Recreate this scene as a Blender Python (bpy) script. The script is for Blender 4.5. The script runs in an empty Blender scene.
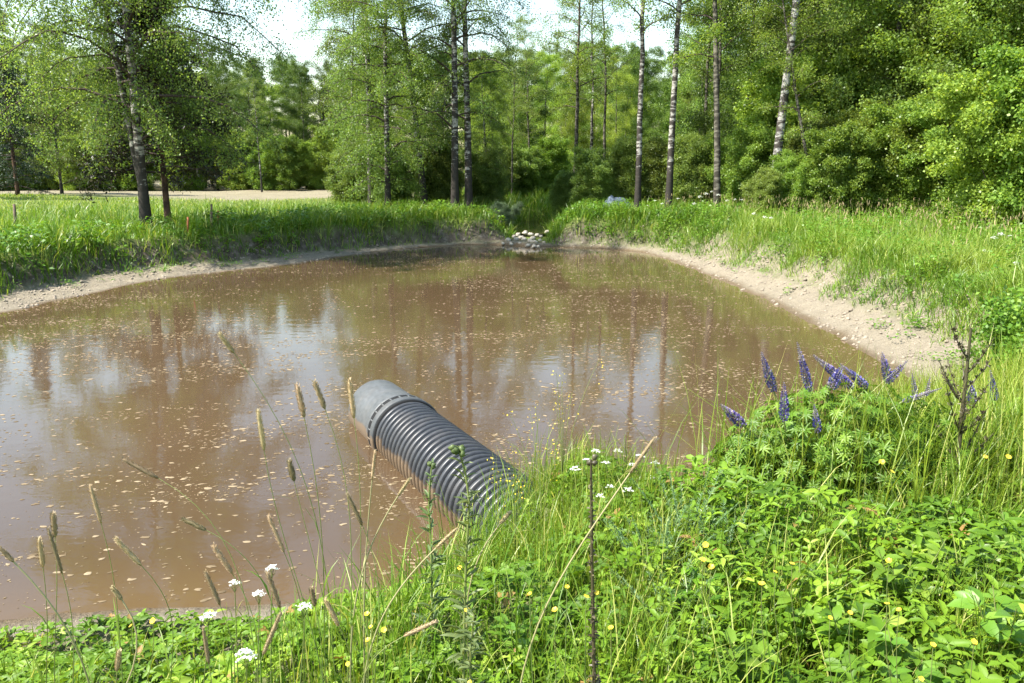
import bpy, math, numpy as np
from math import pi, sin, cos, radians as R

# ------------------------------------------------------------------ scene, camera frame
sc = bpy.context.scene
COL = sc.collection
W, H_PX, FPX = 1024, 683, 796.4
CAM_H, HORIZON = 2.3, 170.0
PITCH = math.atan((341.5 - HORIZON) / FPX)
CP, SP = cos(PITCH), sin(PITCH)


def ray(px, py):
    xc, yc = (px - 512) / FPX, (341.5 - py) / FPX
    return np.array([xc, CP + yc * SP, -SP + yc * CP])


def on_z(px, py, z=0.0):
    d = ray(px, py)
    t = (z - CAM_H) / d[2]
    return np.array([0, 0, CAM_H]) + t * d


def at(px, py, Y):
    d = ray(px, py)
    return np.array([0, 0, CAM_H]) + d * (Y / d[1])


def nrm(v):
    return v / np.maximum(np.linalg.norm(v, axis=-1, keepdims=True), 1e-9)


# ------------------------------------------------------------------ noise
def _hash(ix, iy, s):
    h = (ix * 374761393 + iy * 668265263 + s * 974711) & 0x7FFFFFFF
    h = ((h ^ (h >> 13)) * 1274126177) & 0x7FFFFFFF
    return ((h ^ (h >> 16)) & 0xFFFF) / 65535.0


def vnoise(x, y, scale=1.0, seed=0, octs=3):
    out, amp, tot = 0, 1.0, 0
    x = np.asarray(x, float) / scale
    y = np.asarray(y, float) / scale
    for o in range(octs):
        ix, iy = np.floor(x).astype(np.int64), np.floor(y).astype(np.int64)
        fx, fy = x - ix, y - iy
        fx, fy = fx * fx * (3 - 2 * fx), fy * fy * (3 - 2 * fy)
        s = seed * 13 + o
        a, b = _hash(ix, iy, s), _hash(ix + 1, iy, s)
        c, d = _hash(ix, iy + 1, s), _hash(ix + 1, iy + 1, s)
        out = out + amp * ((a * (1 - fx) + b * fx) * (1 - fy) + (c * (1 - fx) + d * fx) * fy)
        tot += amp
        amp *= 0.5
        x, y = x * 2.03 + 17.1, y * 2.03 + 5.7
    return out / tot


def sstep(a, b, x):
    t = np.clip((x - a) / (b - a), 0, 1)
    return t * t * (3 - 2 * t)


# ------------------------------------------------------------------ mesh helpers
class MB:
    def __init__(self):
        self.V, self.F, self.A, self.n = [], [], [], 0

    def add(self, v, faces, a=0.5):
        v = np.asarray(v, float).reshape(-1, 3)
        for f in faces:
            f = np.asarray(f, np.int64)
            if len(f):
                self.F.append(f + self.n)
        aa = np.broadcast_to(np.asarray(a, float), (len(v),)) if np.ndim(a) < 1 or len(np.atleast_1d(a)) != len(v) else np.asarray(a, float)
        self.V.append(v)
        self.A.append(aa)
        self.n += len(v)
        return self

    def mesh(self, name, mat, smooth=False):
        me = bpy.data.meshes.new(name)
        V = np.concatenate(self.V)
        loops = np.concatenate([f.ravel() for f in self.F])
        tot = np.concatenate([np.full(len(f), f.shape[1], np.int64) for f in self.F])
        st = np.concatenate([[0], np.cumsum(tot)[:-1]])
        me.vertices.add(len(V))
        me.vertices.foreach_set("co", V.astype(np.float32).ravel())
        me.loops.add(len(loops))
        me.loops.foreach_set("vertex_index", loops.astype(np.int32))
        me.polygons.add(len(tot))
        me.polygons.foreach_set("loop_start", st.astype(np.int32))
        me.polygons.foreach_set("loop_total", tot.astype(np.int32))
        if smooth:
            me.polygons.foreach_set("use_smooth", np.ones(len(tot), bool))
        at_ = me.attributes.new("v", "FLOAT", "POINT")
        at_.data.foreach_set("value", np.concatenate(self.A).astype(np.float32))
        me.update(calc_edges=True)
        me.validate()
        if mat:
            me.materials.append(mat)
        return me


def link(name, data, parent=None, loc=(0, 0, 0), rotz=0.0, scale=1.0):
    o = bpy.data.objects.new(name, data)
    COL.objects.link(o)
    o.location = [float(c) for c in loc]
    o.rotation_euler = (0, 0, float(rotz))
    o.scale = (float(scale),) * 3
    if parent:
        o.parent = parent
    return o


def tag(o, label=None, cat=None, group=None, kind=None):
    if label: o["label"] = label
    if cat: o["category"] = cat
    if group: o["group"] = group
    if kind: o["kind"] = kind
    return o


def frames(D, N):
    D = nrm(D)
    S = nrm(np.cross(D, N))
    return D, S, np.cross(S, D)


# leaf templates: (along, across, up), faces
T_DIA = (np.array([[0, 0, 0], [.45, .5, .06], [1, 0, -.05], [.45, -.5, .06]]), [np.array([[0, 1, 2, 3]])])
T_OVA = (np.array([[0, 0, 0], [.5, 0, .0], [1, 0, -.12], [.2, .36, .08], [.55, .46, .09], [.85, .2, .0], [.2, -.36, .08], [.55, -.46, .09], [.85, -.2, 0.]]),
         [np.array([[0, 1, 4, 3], [1, 2, 5, 4], [0, 6, 7, 1], [1, 7, 8, 2]])])
T_RND = (np.array([[0, 0, 0], [.5, 0, -.04], [1, 0, -.02], [.25, .38, .07], [.62, .52, .08], [.93, .3, .04], [.25, -.38, .07], [.62, -.52, .08], [.93, -.3, .04]]),
         [np.array([[0, 1, 4, 3], [1, 2, 5, 4], [0, 6, 7, 1], [1, 7, 8, 2]])])
T_LAN = (np.array([[0, 0, 0], [.3, .5, .08], [.7, .4, .03], [1, 0, -.18], [.7, -.4, .03], [.3, -.5, .08], [.35, 0, 0], [.7, 0, -.05]]),
         [np.array([[6, 7, 2, 1], [6, 5, 4, 7]]), np.array([[0, 6, 1], [0, 5, 6], [7, 3, 2], [7, 4, 3]])])


def add_leaves(mb, T, P, D, N, L, Wd, a):
    n = len(P)
    if n == 0:
        return
    D, S, U = frames(D, N)
    t = T[0]
    k = len(t)
    L = np.broadcast_to(np.asarray(L, float), (n,))
    Wd = np.broadcast_to(np.asarray(Wd, float), (n,))
    v = (P[:, None] + t[None, :, 0:1] * (D * L[:, None])[:, None] + t[None, :, 1:2] * (S * Wd[:, None])[:, None]
         + t[None, :, 2:3] * (U * L[:, None])[:, None])
    off = (np.arange(n) * k)[:, None, None]
    faces = [(f[None] + off).reshape(-1, f.shape[1]) for f in T[1]]
    mb.add(v.reshape(-1, 3), faces, np.repeat(np.broadcast_to(a, (n,)), k))


def add_blades(mb, P, az, h, w, bend, a, nseg=3, rng=None, dz=None):
    """grass blades: P base, az lean azimuth, h length, w width, bend 0..1.5 total bending angle"""
    n = len(P)
    if n == 0:
        return
    s = np.linspace(0, 1, nseg + 1)
    ang = (0.06 + bend)[:, None] * (s[None] ** 1.3)
    seg = (h / nseg)[:, None]
    horiz = np.concatenate([np.zeros((n, 1)), np.cumsum(np.sin(ang[:, 1:]) * seg, 1)], 1)
    vert = np.concatenate([np.zeros((n, 1)), np.cumsum(np.cos(ang[:, 1:]) * seg, 1)], 1)
    dx, dy = np.cos(az)[:, None], np.sin(az)[:, None]
    cx, cy, cz = P[:, 0:1] + dx * horiz, P[:, 1:2] + dy * horiz, P[:, 2:3] + vert
    wa = az + pi / 2 + (rng.uniform(-.9, .9, n) if rng is not None else 0)
    sx, sy = np.cos(wa)[:, None], np.sin(wa)[:, None]
    wid = w[:, None] * np.array([.7, 1, .8, .55, .3][:nseg] + [0])[None] * .5 if nseg <= 4 else None
    Lx, Rx = cx - sx * wid, cx + sx * wid
    Ly, Ry = cy - sy * wid, cy + sy * wid
    k = 2 * nseg + 1
    v = np.zeros((n, k, 3))
    for i in range(nseg):
        v[:, 2 * i] = np.stack([Lx[:, i], Ly[:, i], cz[:, i]], -1)
        v[:, 2 * i + 1] = np.stack([Rx[:, i], Ry[:, i], cz[:, i]], -1)
    v[:, -1] = np.stack([cx[:, -1], cy[:, -1], cz[:, -1]], -1)
    off = (np.arange(n) * k)[:, None]
    faces = []
    for i in range(nseg - 1):
        faces.append(np.array([[2 * i, 2 * i + 1, 2 * i + 3, 2 * i + 2]]) + off)
    faces.append(np.array([[2 * nseg - 2, 2 * nseg - 1, 2 * nseg]]) + off)
    mb.add(v.reshape(-1, 3), faces, np.repeat(np.broadcast_to(a, (n,)), k))


def add_paths(mb, P, r, sides=3, a=.5, cap=False):
    """tubes along n polylines at once: P (n,k,3), r (n,k)"""
    P = np.asarray(P, float)
    r = np.asarray(r, float)
    if P.ndim == 2:
        P, r = P[None], r[None]
    n, k, _ = P.shape
    T = np.gradient(P, axis=1)
    T = nrm(T)
    ref = np.where(np.abs(T[..., 2:3]) > .95, np.array([1., 0, 0]), np.array([0, 0, 1.]))
    ref = np.broadcast_to(ref[:, :1], T.shape)
    A = nrm(np.cross(T, ref))
    B = np.cross(T, A)
    th = np.arange(sides) / sides * 2 * pi
    v = P[:, :, None] + r[:, :, None, None] * (np.cos(th)[None, None, :, None] * A[:, :, None] + np.sin(th)[None, None, :, None] * B[:, :, None])
    off = (np.arange(n) * k * sides)[:, None, None]
    i = np.arange(k - 1)[:, None] * sides
    j = np.arange(sides)[None]
    j2 = (j + 1) % sides
    f = np.stack([i + j, i + j2, i + sides + j2, i + sides + j], -1).reshape(1, -1, 4)
    faces = [(f + off).reshape(-1, 4)]
    if cap:
        c0 = np.arange(sides)[::-1][None] + off[:, 0]
        c1 = np.arange(sides)[None] + (k - 1) * sides + off[:, 0]
        faces += [c0, c1]
    mb.add(v.reshape(-1, 3), faces, a)


def blob(mb, c, rad, rng, seg=8, rings=6, rough=.15, a=.5, squash=(1, 1, 1), rot=0):
    """a lumpy closed ellipsoid"""
    th = np.linspace(0, pi, rings + 1)[1:-1]
    ph = np.arange(seg) / seg * 2 * pi
    d = np.stack([np.sin(th)[:, None] * np.cos(ph), np.sin(th)[:, None] * np.sin(ph), np.cos(th)[:, None] + 0 * ph], -1).reshape(-1, 3)
    d = np.concatenate([[[0, 0, 1]], d, [[0, 0, -1]]])
    rr = 1 + rng.normal(0, rough, len(d))
    v = d * rr[:, None] * rad * np.array(squash)
    c_, s_ = cos(rot), sin(rot)
    v = np.stack([v[:, 0] * c_ - v[:, 1] * s_, v[:, 0] * s_ + v[:, 1] * c_, v[:, 2]], -1) + np.asarray(c)
    m = rings - 1
    i = np.arange(m - 1)[:, None] * seg + 1
    j = np.arange(seg)[None]
    j2 = (j + 1) % seg
    q = np.stack([i + j, i + seg + j, i + seg + j2, i + j2], -1).reshape(-1, 4)
    t0 = np.stack([np.zeros(seg, int), 1 + np.arange(seg), 1 + (np.arange(seg) + 1) % seg], -1)
    b = 1 + (m - 1) * seg
    t1 = np.stack([np.full(seg, 1 + m * seg), b + (np.arange(seg) + 1) % seg, b + np.arange(seg)], -1)
    mb.add(v, [q, t0, t1], a)


def lathe(mb, prof, sides, frame, a=.5):
    """prof list of (s, r) along the axis; frame = origin, axis, u, w"""
    o, ax, u, w = frame
    prof = np.asarray(prof, float)
    th = np.arange(sides) / sides * 2 * pi
    v = o + prof[:, 0][:, None, None] * ax + prof[:, 1][:, None, None] * (np.cos(th)[None, :, None] * u + np.sin(th)[None, :, None] * w)
    k = len(prof)
    i = np.arange(k - 1)[:, None] * sides
    j = np.arange(sides)[None]
    j2 = (j + 1) % sides
    f = np.stack([i + j, i + j2, i + sides + j2, i + sides + j], -1).reshape(-1, 4)
    mb.add(v.reshape(-1, 3), [f], a)


# ------------------------------------------------------------------ materials
def new_mat(name):
    m = bpy.data.materials.new(name)
    m.use_nodes = True
    nt = m.node_tree
    nt.nodes.clear()
    out = nt.nodes.new("ShaderNodeOutputMaterial")
    return m, nt, out


def N(nt, typ, **kw):
    n = nt.nodes.new(typ)
    for k, v in kw.items():
        if k.startswith("i_"):
            n.inputs[k[2:].replace("_", " ")].default_value = v
        else:
            setattr(n, k, v)
    return n


def ramp(nt, fac, stops, interp='LINEAR'):
    r = nt.nodes.new("ShaderNodeValToRGB")
    r.color_ramp.interpolation = interp
    e = r.color_ramp.elements
    while len(e) > 1:
        e.remove(e[-1])
    e[0].position, e[0].color = stops[0][0], (*stops[0][1], 1)
    for p, c in stops[1:]:
        x = e.new(p)
        x.color = (*c, 1)
    nt.links.new(fac, r.inputs[0])
    return r.outputs[0]


def attr(nt, name="v"):
    a = nt.nodes.new("ShaderNodeAttribute")
    a.attribute_name = name
    return a


def mixc(nt, f, a, b, mode='MIX'):
    m = nt.nodes.new("ShaderNodeMix")
    m.data_type = 'RGBA'
    m.blend_type = mode
    for s, v in ((m.inputs[0], f), (m.inputs[6], a), (m.inputs[7], b)):
        if isinstance(v, (int, float)):
            s.default_value = v
        elif isinstance(v, tuple):
            s.default_value = (*v, 1)
        else:
            nt.links.new(v, s)
    return m.outputs[2]


def leaf_mat(name, stops, trans=.35, rough=.42, spec=.4, tcol=(1.25, 1.15, .55), vary=.25):
    m, nt, out = new_mat(name)
    c = ramp(nt, attr(nt).outputs["Fac"], stops)
    oi = N(nt, "ShaderNodeObjectInfo")
    hs = N(nt, "ShaderNodeHueSaturation")
    mr = N(nt, "ShaderNodeMapRange")
    mr.inputs[3].default_value, mr.inputs[4].default_value = 1 - vary, 1 + vary
    nt.links.new(oi.outputs["Random"], mr.inputs[0])
    nt.links.new(mr.outputs[0], hs.inputs["Value"])
    mh = N(nt, "ShaderNodeMapRange")
    mh.inputs[3].default_value, mh.inputs[4].default_value = .485, .515
    ml = N(nt, "ShaderNodeMath", operation='FRACT')
    mm = N(nt, "ShaderNodeMath", operation='MULTIPLY')
    mm.inputs[1].default_value = 7.31
    nt.links.new(oi.outputs["Random"], mm.inputs[0])
    nt.links.new(mm.outputs[0], ml.inputs[0])
    nt.links.new(ml.outputs[0], mh.inputs[0])
    nt.links.new(mh.outputs[0], hs.inputs["Hue"])
    nt.links.new(c, hs.inputs["Color"])
    col = hs.outputs[0]
    p = N(nt, "ShaderNodeBsdfPrincipled")
    p.inputs["Roughness"].default_value = rough
    p.inputs["Specular IOR Level"].default_value = spec
    nt.links.new(col, p.inputs["Base Color"])
    t = N(nt, "ShaderNodeBsdfTranslucent")
    nt.links.new(mixc(nt, 1.0, col, tcol, 'MULTIPLY'), t.inputs[0])
    mx = N(nt, "ShaderNodeMixShader")
    mx.inputs[0].default_value = trans
    nt.links.new(p.outputs[0], mx.inputs[1])
    nt.links.new(t.outputs[0], mx.inputs[2])
    nt.links.new(mx.outputs[0], out.inputs[0])
    return m


def plain_mat(name, col, rough=.6, spec=.4, noise=0, nscale=20, bump=0, col2=None, metal=0):
    m, nt, out = new_mat(name)
    p = N(nt, "ShaderNodeBsdfPrincipled")
    p.inputs["Roughness"].default_value = rough
    p.inputs["Specular IOR Level"].default_value = spec
    p.inputs["Metallic"].default_value = metal
    p.inputs["Base Color"].default_value = (*col, 1)
    if noise or bump:
        tc = N(nt, "ShaderNodeTexCoord")
        nz = N(nt, "ShaderNodeTexNoise")
        nz.inputs["Scale"].default_value = nscale
        nz.inputs["Detail"].default_value = 5
        nt.links.new(tc.outputs["Object"], nz.inputs["Vector"])
        c2 = col2 or tuple(x * (1 - noise) for x in col)
        nt.links.new(ramp(nt, nz.outputs["Fac"], [(.35, c2), (.65, col)]), p.inputs["Base Color"])
        if bump:
            b = N(nt, "ShaderNodeBump")
            b.inputs["Strength"].default_value = bump
            b.inputs["Distance"].default_value = .02
            nt.links.new(nz.outputs["Fac"], b.inputs["Height"])
            nt.links.new(b.outputs[0], p.inputs["Normal"])
    nt.links.new(p.outputs[0], out.inputs[0])
    return m


def bark_mat(name, light, dark, marks=.5, low=1.2, scale=(3.5, 3.5, 11)):
    """bark with horizontal marks; darker rough bark near the foot as on old birches"""
    m, nt, out = new_mat(name)
    tc = N(nt, "ShaderNodeTexCoord")
    mp = N(nt, "ShaderNodeMapping")
    mp.inputs["Scale"].default_value = scale
    nt.links.new(tc.outputs["Object"], mp.inputs[0])
    n1 = N(nt, "ShaderNodeTexNoise")
    n1.inputs["Scale"].default_value = 1.0
    n1.inputs["Detail"].default_value = 4
    n1.inputs["Roughness"].default_value = .7
    nt.links.new(mp.outputs[0], n1.inputs["Vector"])
    n2 = N(nt, "ShaderNodeTexNoise")
    n2.inputs["Scale"].default_value = 3.2
    n2.inputs["Detail"].default_value = 4
    nt.links.new(tc.outputs["Object"], n2.inputs["Vector"])
    sx = N(nt, "ShaderNodeSeparateXYZ")
    nt.links.new(tc.outputs["Object"], sx.inputs[0])
    mr = N(nt, "ShaderNodeMapRange")
    mr.inputs[1].default_value, mr.inputs[2].default_value = 0.0, low
    mr.inputs[3].default_value, mr.inputs[4].default_value = .3, 0.0
    nt.links.new(sx.outputs[2], mr.inputs[0])
    ad = N(nt, "ShaderNodeMath", operation='ADD')
    nt.links.new(n1.outputs["Fac"], ad.inputs[0])
    nt.links.new(mr.outputs[0], ad.inputs[1])
    ad2 = N(nt, "ShaderNodeMath", operation='MULTIPLY_ADD')
    ad2.inputs[1].default_value = .55
    nt.links.new(n2.outputs["Fac"], ad2.inputs[0])
    nt.links.new(ad.outputs[0], ad2.inputs[2])
    c = ramp(nt, ad2.outputs[0], [(.3, light), (.78 - .1 * marks, tuple(x * .8 for x in light)), (.86 - .1 * marks, dark), (1., tuple(x * .7 for x in dark))])
    p = N(nt, "ShaderNodeBsdfPrincipled")
    p.inputs["Roughness"].default_value = .8
    p.inputs["Specular IOR Level"].default_value = .2
    nt.links.new(c, p.inputs["Base Color"])
    b = N(nt, "ShaderNodeBump")
    b.inputs["Strength"].default_value = .5
    b.inputs["Distance"].default_value = .02
    nt.links.new(ad2.outputs[0], b.inputs["Height"])
    nt.links.new(b.outputs[0], p.inputs["Normal"])
    nt.links.new(p.outputs[0], out.inputs[0])
    return m


M = {}
M['birch_leaf'] = leaf_mat("birch_leaf", [(0, (0.086, 0.151, 0.036)), (.5, (0.154, 0.239, 0.054)), (1, (0.258, 0.335, 0.089))], trans=.52)
M['alder_leaf'] = leaf_mat("alder_leaf", [(0, (0.110, 0.193, 0.031)), (.5, (0.215, 0.320, 0.052)), (1, (0.351, 0.456, 0.081))], trans=.52)
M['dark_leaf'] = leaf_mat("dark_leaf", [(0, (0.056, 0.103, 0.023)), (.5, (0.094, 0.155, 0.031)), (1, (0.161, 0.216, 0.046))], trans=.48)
M['yellow_leaf'] = leaf_mat("yellow_leaf", [(0, (0.105, 0.169, 0.035)), (.5, (0.165, 0.246, 0.052)), (1, (0.250, 0.339, 0.088))], trans=.52)
M['willow_leaf'] = leaf_mat("willow_leaf", [(0, (.09, .13, .07)), (.5, (.14, .195, .10)), (1, (.2, .26, .14))], trans=.3)
M['needle'] = leaf_mat("needle", [(0, (0.016, 0.025, 0.010)), (.5, (0.032, 0.038, 0.014)), (1, (0.080, 0.059, 0.025))], trans=.12)
M['dark_needle'] = leaf_mat("dark_needle", [(0, (.014, .03, .014)), (.5, (.024, .045, .02)), (1, (.04, .065, .026))], trans=.12)
M['grass'] = leaf_mat("grass", [(0, (0.062, 0.133, 0.010)), (.45, (0.125, 0.224, 0.017)), (.75, (0.200, 0.293, 0.028)), (.9, (0.338, 0.406, 0.082)), (1, (0.475, 0.475, 0.155))], trans=.4, rough=.4, vary=0)
M['cover'] = leaf_mat("cover", [(0, (0.052, 0.127, 0.009)), (.5, (0.098, 0.211, 0.012)), (.85, (0.164, 0.301, 0.018)), (.96, (0.262, 0.392, 0.048)), (1, (0.296, 0.198, 0.060))], trans=.35, rough=.5, spec=.3, vary=0)
M['herb'] = leaf_mat("herb", [(0, (0.068, 0.145, 0.013)), (.5, (0.118, 0.229, 0.020)), (1, (0.208, 0.320, 0.041))], trans=.38, rough=.42, vary=.12)
M['grey_herb'] = leaf_mat("grey_herb", [(0, (0.078, 0.149, 0.055)), (.5, (0.130, 0.216, 0.083)), (1, (0.208, 0.297, 0.121))], trans=.3, vary=.1)
M['thistle'] = leaf_mat("thistle", [(0, (.07, .11, .035)), (.5, (.12, .17, .055)), (1, (.2, .25, .1))], trans=.35, vary=.1)
M['stalk'] = leaf_mat("stalk", [(0, (.10, .16, .035)), (.5, (.19, .23, .07)), (1, (.36, .33, .17))], trans=.2, vary=.1)
M['timothy'] = leaf_mat("timothy", [(0, (.20, .15, .08)), (.5, (.36, .28, .16)), (1, (.52, .44, .30))], tcol=(1.1, 1, .8), trans=.15, rough=.8, spec=.1, vary=.38)
M['dark_stem'] = leaf_mat("dark_stem", [(0, (.035, .028, .018)), (.5, (.07, .06, .032)), (1, (.14, .13, .06))], trans=.1, vary=.1)
M['lupin'] = leaf_mat("lupin", [(0, (0.043, 0.037, 0.163)), (.35, (0.101, 0.084, 0.287)), (.6, (0.239, 0.202, 0.434)), (.8, (0.173, 0.148, 0.155)), (1, (0.433, 0.383, 0.387))], trans=.2, rough=.6, tcol=(1, 1, 1.1), vary=.12)
M['white_petal'] = leaf_mat("white_petal", [(0, (.6, .62, .5)), (1, (.85, .85, .8))], trans=.25, tcol=(1, 1, .95), vary=.05)
M['yellow_petal'] = leaf_mat("yellow_petal", [(0, (.75, .5, .02)), (1, (.9, .7, .06))], trans=.25, tcol=(1, 1, .8), vary=.05)
M['birch_bark'] = bark_mat("birch_bark", (.40, .38, .34), (.05, .043, .036), marks=.8, low=2.2)
M['aspen_bark'] = bark_mat("aspen_bark", (.17, .155, .12), (.045, .04, .03), marks=.6, low=1.0)
M['white_bark'] = bark_mat("white_bark", (.42, .405, .375), (.06, .052, .045), marks=.6, low=1.0)
M['brown_bark'] = bark_mat("brown_bark", (.13, .075, .05), (.05, .03, .022), marks=.4, low=.2, scale=(9, 9, 3))
M['twig'] = plain_mat("twig", (.075, .055, .045), .8, .2)
M['stone'] = plain_mat("stone", (.42, .375, .30), .85, .3, noise=.35, nscale=9, bump=.4)
M['rust'] = plain_mat("rust", (.36, .13, .06), .8, .2, noise=.4, nscale=14)
M['post_wood'] = plain_mat("post_wood", (.16, .12, .09), .85, .2, noise=.4, nscale=20)
M['tarp'] = plain_mat("tarp", (.10, .13, .175), .55, .4, noise=.35, nscale=6, bump=.3)
def pipe_mat(name, col, rough, mud, spec=.45):
    m, nt, out = new_mat(name)
    tc = N(nt, "ShaderNodeTexCoord")
    sx = N(nt, "ShaderNodeSeparateXYZ")
    nt.links.new(tc.outputs["Object"], sx.inputs[0])
    n1 = N(nt, "ShaderNodeTexNoise")
    n1.inputs["Scale"].default_value, n1.inputs["Detail"].default_value, n1.inputs["Roughness"].default_value = 4.5, 7, .7
    nt.links.new(tc.outputs["Object"], n1.inputs["Vector"])
    n2 = N(nt, "ShaderNodeTexNoise")
    n2.inputs["Scale"].default_value, n2.inputs["Detail"].default_value = 28, 5
    nt.links.new(tc.outputs["Object"], n2.inputs["Vector"])
    base_ = ramp(nt, n2.outputs["Fac"], [(.3, tuple(c * .8 for c in col)), (.7, tuple(c * 1.2 for c in col))])
    dust = ramp(nt, n1.outputs["Fac"], [(.48, (0, 0, 0)), (.72, (mud, mud, mud))])
    c = mixc(nt, dust, base_, (.24, .20, .155))
    ma = N(nt, "ShaderNodeMath", operation='MULTIPLY_ADD')
    ma.inputs[1].default_value = -.22
    nt.links.new(n1.outputs["Fac"], ma.inputs[0])
    nt.links.new(sx.outputs[2], ma.inputs[2])
    line = ramp(nt, ma.outputs[0], [(0.0, (.75, .75, .75)), (.03, (.0, .0, .0))])
    c = mixc(nt, line, c, (.17, .115, .065))
    p = N(nt, "ShaderNodeBsdfPrincipled")
    p.inputs["Specular IOR Level"].default_value = spec
    nt.links.new(c, p.inputs["Base Color"])
    mr = N(nt, "ShaderNodeMapRange")
    mr.inputs[3].default_value, mr.inputs[4].default_value = rough - .1, rough + .25
    nt.links.new(n1.outputs["Fac"], mr.inputs[0])
    nt.links.new(mr.outputs[0], p.inputs["Roughness"])
    nt.links.new(p.outputs[0], out.inputs[0])
    return m


M['pipe'] = pipe_mat("pipe", (.034, .036, .04), .33, .11)
M['pipe_cap'] = pipe_mat("pipe_cap", (.08, .085, .087), .45, .16)
M['pipe_collar'] = pipe_mat("pipe_collar", (.06, .064, .065), .45, .16)
M['slot_shade'] = plain_mat("slot_shade", (.012, .012, .012), .7, .2)  # near-black colour standing in for shade inside the collar slots
M['foam'] = leaf_mat("foam", [(0, (.09, .062, .033)), (.5, (.165, .12, .068)), (1, (.28, .215, .135))], trans=0., rough=.8, spec=.2, vary=0)
M['gravel'] = plain_mat("gravel", (.30, .25, .19), .9, .2, noise=.35, nscale=2.5)

# ------------------------------------------------------------------ the pond's outline
# water's edge as seen (pixel on the plane z = 0) with the bank above it: sand width, sand rise, slope width, bank height, paleness of the bare slope
SH = [
    (100, 612, .28, .04, 1.9, .58, 1.0), (190, 606, .25, .04, 1.9, .60, 1.0), (290, 600, .22, .05, 1.8, .60, 1.), (395, 592, .12, .06, 1.4, .60, .7),
    (450, 552, .08, .08, .9, .58, .5), (525, 511, .08, .10, .6, .56, .5), (600, 500, .15, .06, 1.9, .46, .6), (680, 492, .35, .08, 1.8, .50, 1.),
    (760, 462, .6, .14, 1.1, .64, 1.), (850, 430, .9, .2, 1.1, .66, 1.), (940, 402, .95, .30, .9, .74, 1.),
    (905, 377, .85, .32, .8, .80, 1.), (868, 355, .8, .3, .8, .82, 1.), (803, 318, .75, .28, .8, .82, 1.), (745, 291, .7, .26, .8, .84, 1.),
    (702, 272, .6, .2, .8, .84, 1.), (662, 257.5, .45, .14, .9, .84, .8), (640, 252, .3, .10, .8, .84, .6), (600, 248.5, .15, .08, .6, .84, .4), (555, 246.5, .12, .08, .6, .84, .3),
    (530, 246, .3, .06, .6, .80, .5), (500, 245, .25, .08, .5, .80, .2), (465, 245, .25, .06, .45, .80, .1), (430, 247, .3, .08, .45, .78, .1),
    (385, 251, .5, .08, .5, .76, .15), (320, 260, .9, .10, .55, .74, .25), (270, 267, 0.86, .10, .65, .74, .3), (215, 273, 1.08, .10, .75, .74, .3),
    (150, 281, 1.15, .10, .8, .72, .3), (90, 294, 1.08, .10, .8, .72, .3), (40, 304, 1.01, .10, .8, .72, .4), (0, 313, 0.94, .1, .8, .7, .5)]
P2 = [np.array([*on_z(s[0], s[1])[:2], *s[2:]]) for s in SH]
for x, y in ((-10.2, 10.6), (-9.9, 8.2), (-8.5, 6.0), (-6.6, 4.6), (-4.6, 4.0), (-3.3, 3.75)):
    P2.append(np.array([x, y, .6, .08, 1.2, .62, .8]))
P2 = np.array(P2)


def smooth_closed(P, k=5):
    n = len(P)
    out = []
    for i in range(n):
        p0, p1, p2, p3 = P[i - 1], P[i], P[(i + 1) % n], P[(i + 2) % n]
        for t in np.linspace(0, 1, k, endpoint=False):
            out.append(.5 * ((2 * p1) + (-p0 + p2) * t + (2 * p0 - 5 * p1 + 4 * p2 - p3) * t * t + (-p0 + 3 * p1 - 3 * p2 + p3) * t ** 3))
    return np.array(out)


SHORE = smooth_closed(P2, 4)
_w = vnoise(SHORE[:, 0], SHORE[:, 1], .7, 3, 3) - .5
_t = nrm(np.roll(SHORE[:, :2], -1, 0) - np.roll(SHORE[:, :2], 1, 0))
SHORE[:, 0] += _t[:, 1] * _w * .22
SHORE[:, 1] -= _t[:, 0] * _w * .22


def shore(x, y):
    """signed distance (positive on land) and the bank's numbers at the nearest bit of shore"""
    x, y = np.atleast_1d(x).astype(float), np.atleast_1d(y).astype(float)
    D = np.empty(len(x))
    PR = np.empty((len(x), 5))
    A, B = SHORE, np.roll(SHORE, -1, 0)
    e = (B - A)[:, :2]
    ee = (e ** 2).sum(1)
    for s in range(0, len(x), 20000):
        q = np.stack([x[s:s + 20000], y[s:s + 20000]], -1)
        rel = q[:, None] - A[None, :, :2]
        t = np.clip((rel * e).sum(-1) / ee, 0, 1)
        d2 = ((rel - t[..., None] * e) ** 2).sum(-1)
        j = d2.argmin(1)
        r = np.arange(len(q))
        tj = t[r, j][:, None]
        PR[s:s + 20000] = A[j, 2:] * (1 - tj) + B[j, 2:] * tj
        cond = ((A[None, :, 1] > q[:, 1:2]) != (B[None, :, 1] > q[:, 1:2]))
        with np.errstate(divide='ignore', invalid='ignore'):
            xi = A[None, :, 0] + (q[:, 1:2] - A[None, :, 1]) / (B[:, 1] - A[:, 1])[None] * e[None, :, 0]
        inside = (cond & (q[:, 0:1] < xi)).sum(1) % 2 == 1
        D[s:s + 20000] = np.where(inside, -1, 1) * np.sqrt(d2[r, j])
    return D, PR


DITCH = np.array([[.50, 24.3], [.60, 26.5], [.75, 29], [.95, 32], [.95, 32.2]])


def ditch_d(x, y):
    d = np.full(len(x), 1e9)
    for a, b in zip(DITCH[:-1], DITCH[1:]):
        e = b - a
        t = np.clip(((x - a[0]) * e[0] + (y - a[1]) * e[1]) / (e @ e), 0, 1)
        d = np.minimum(d, np.hypot(x - a[0] - t * e[0], y - a[1] - t * e[1]))
    return d


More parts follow.
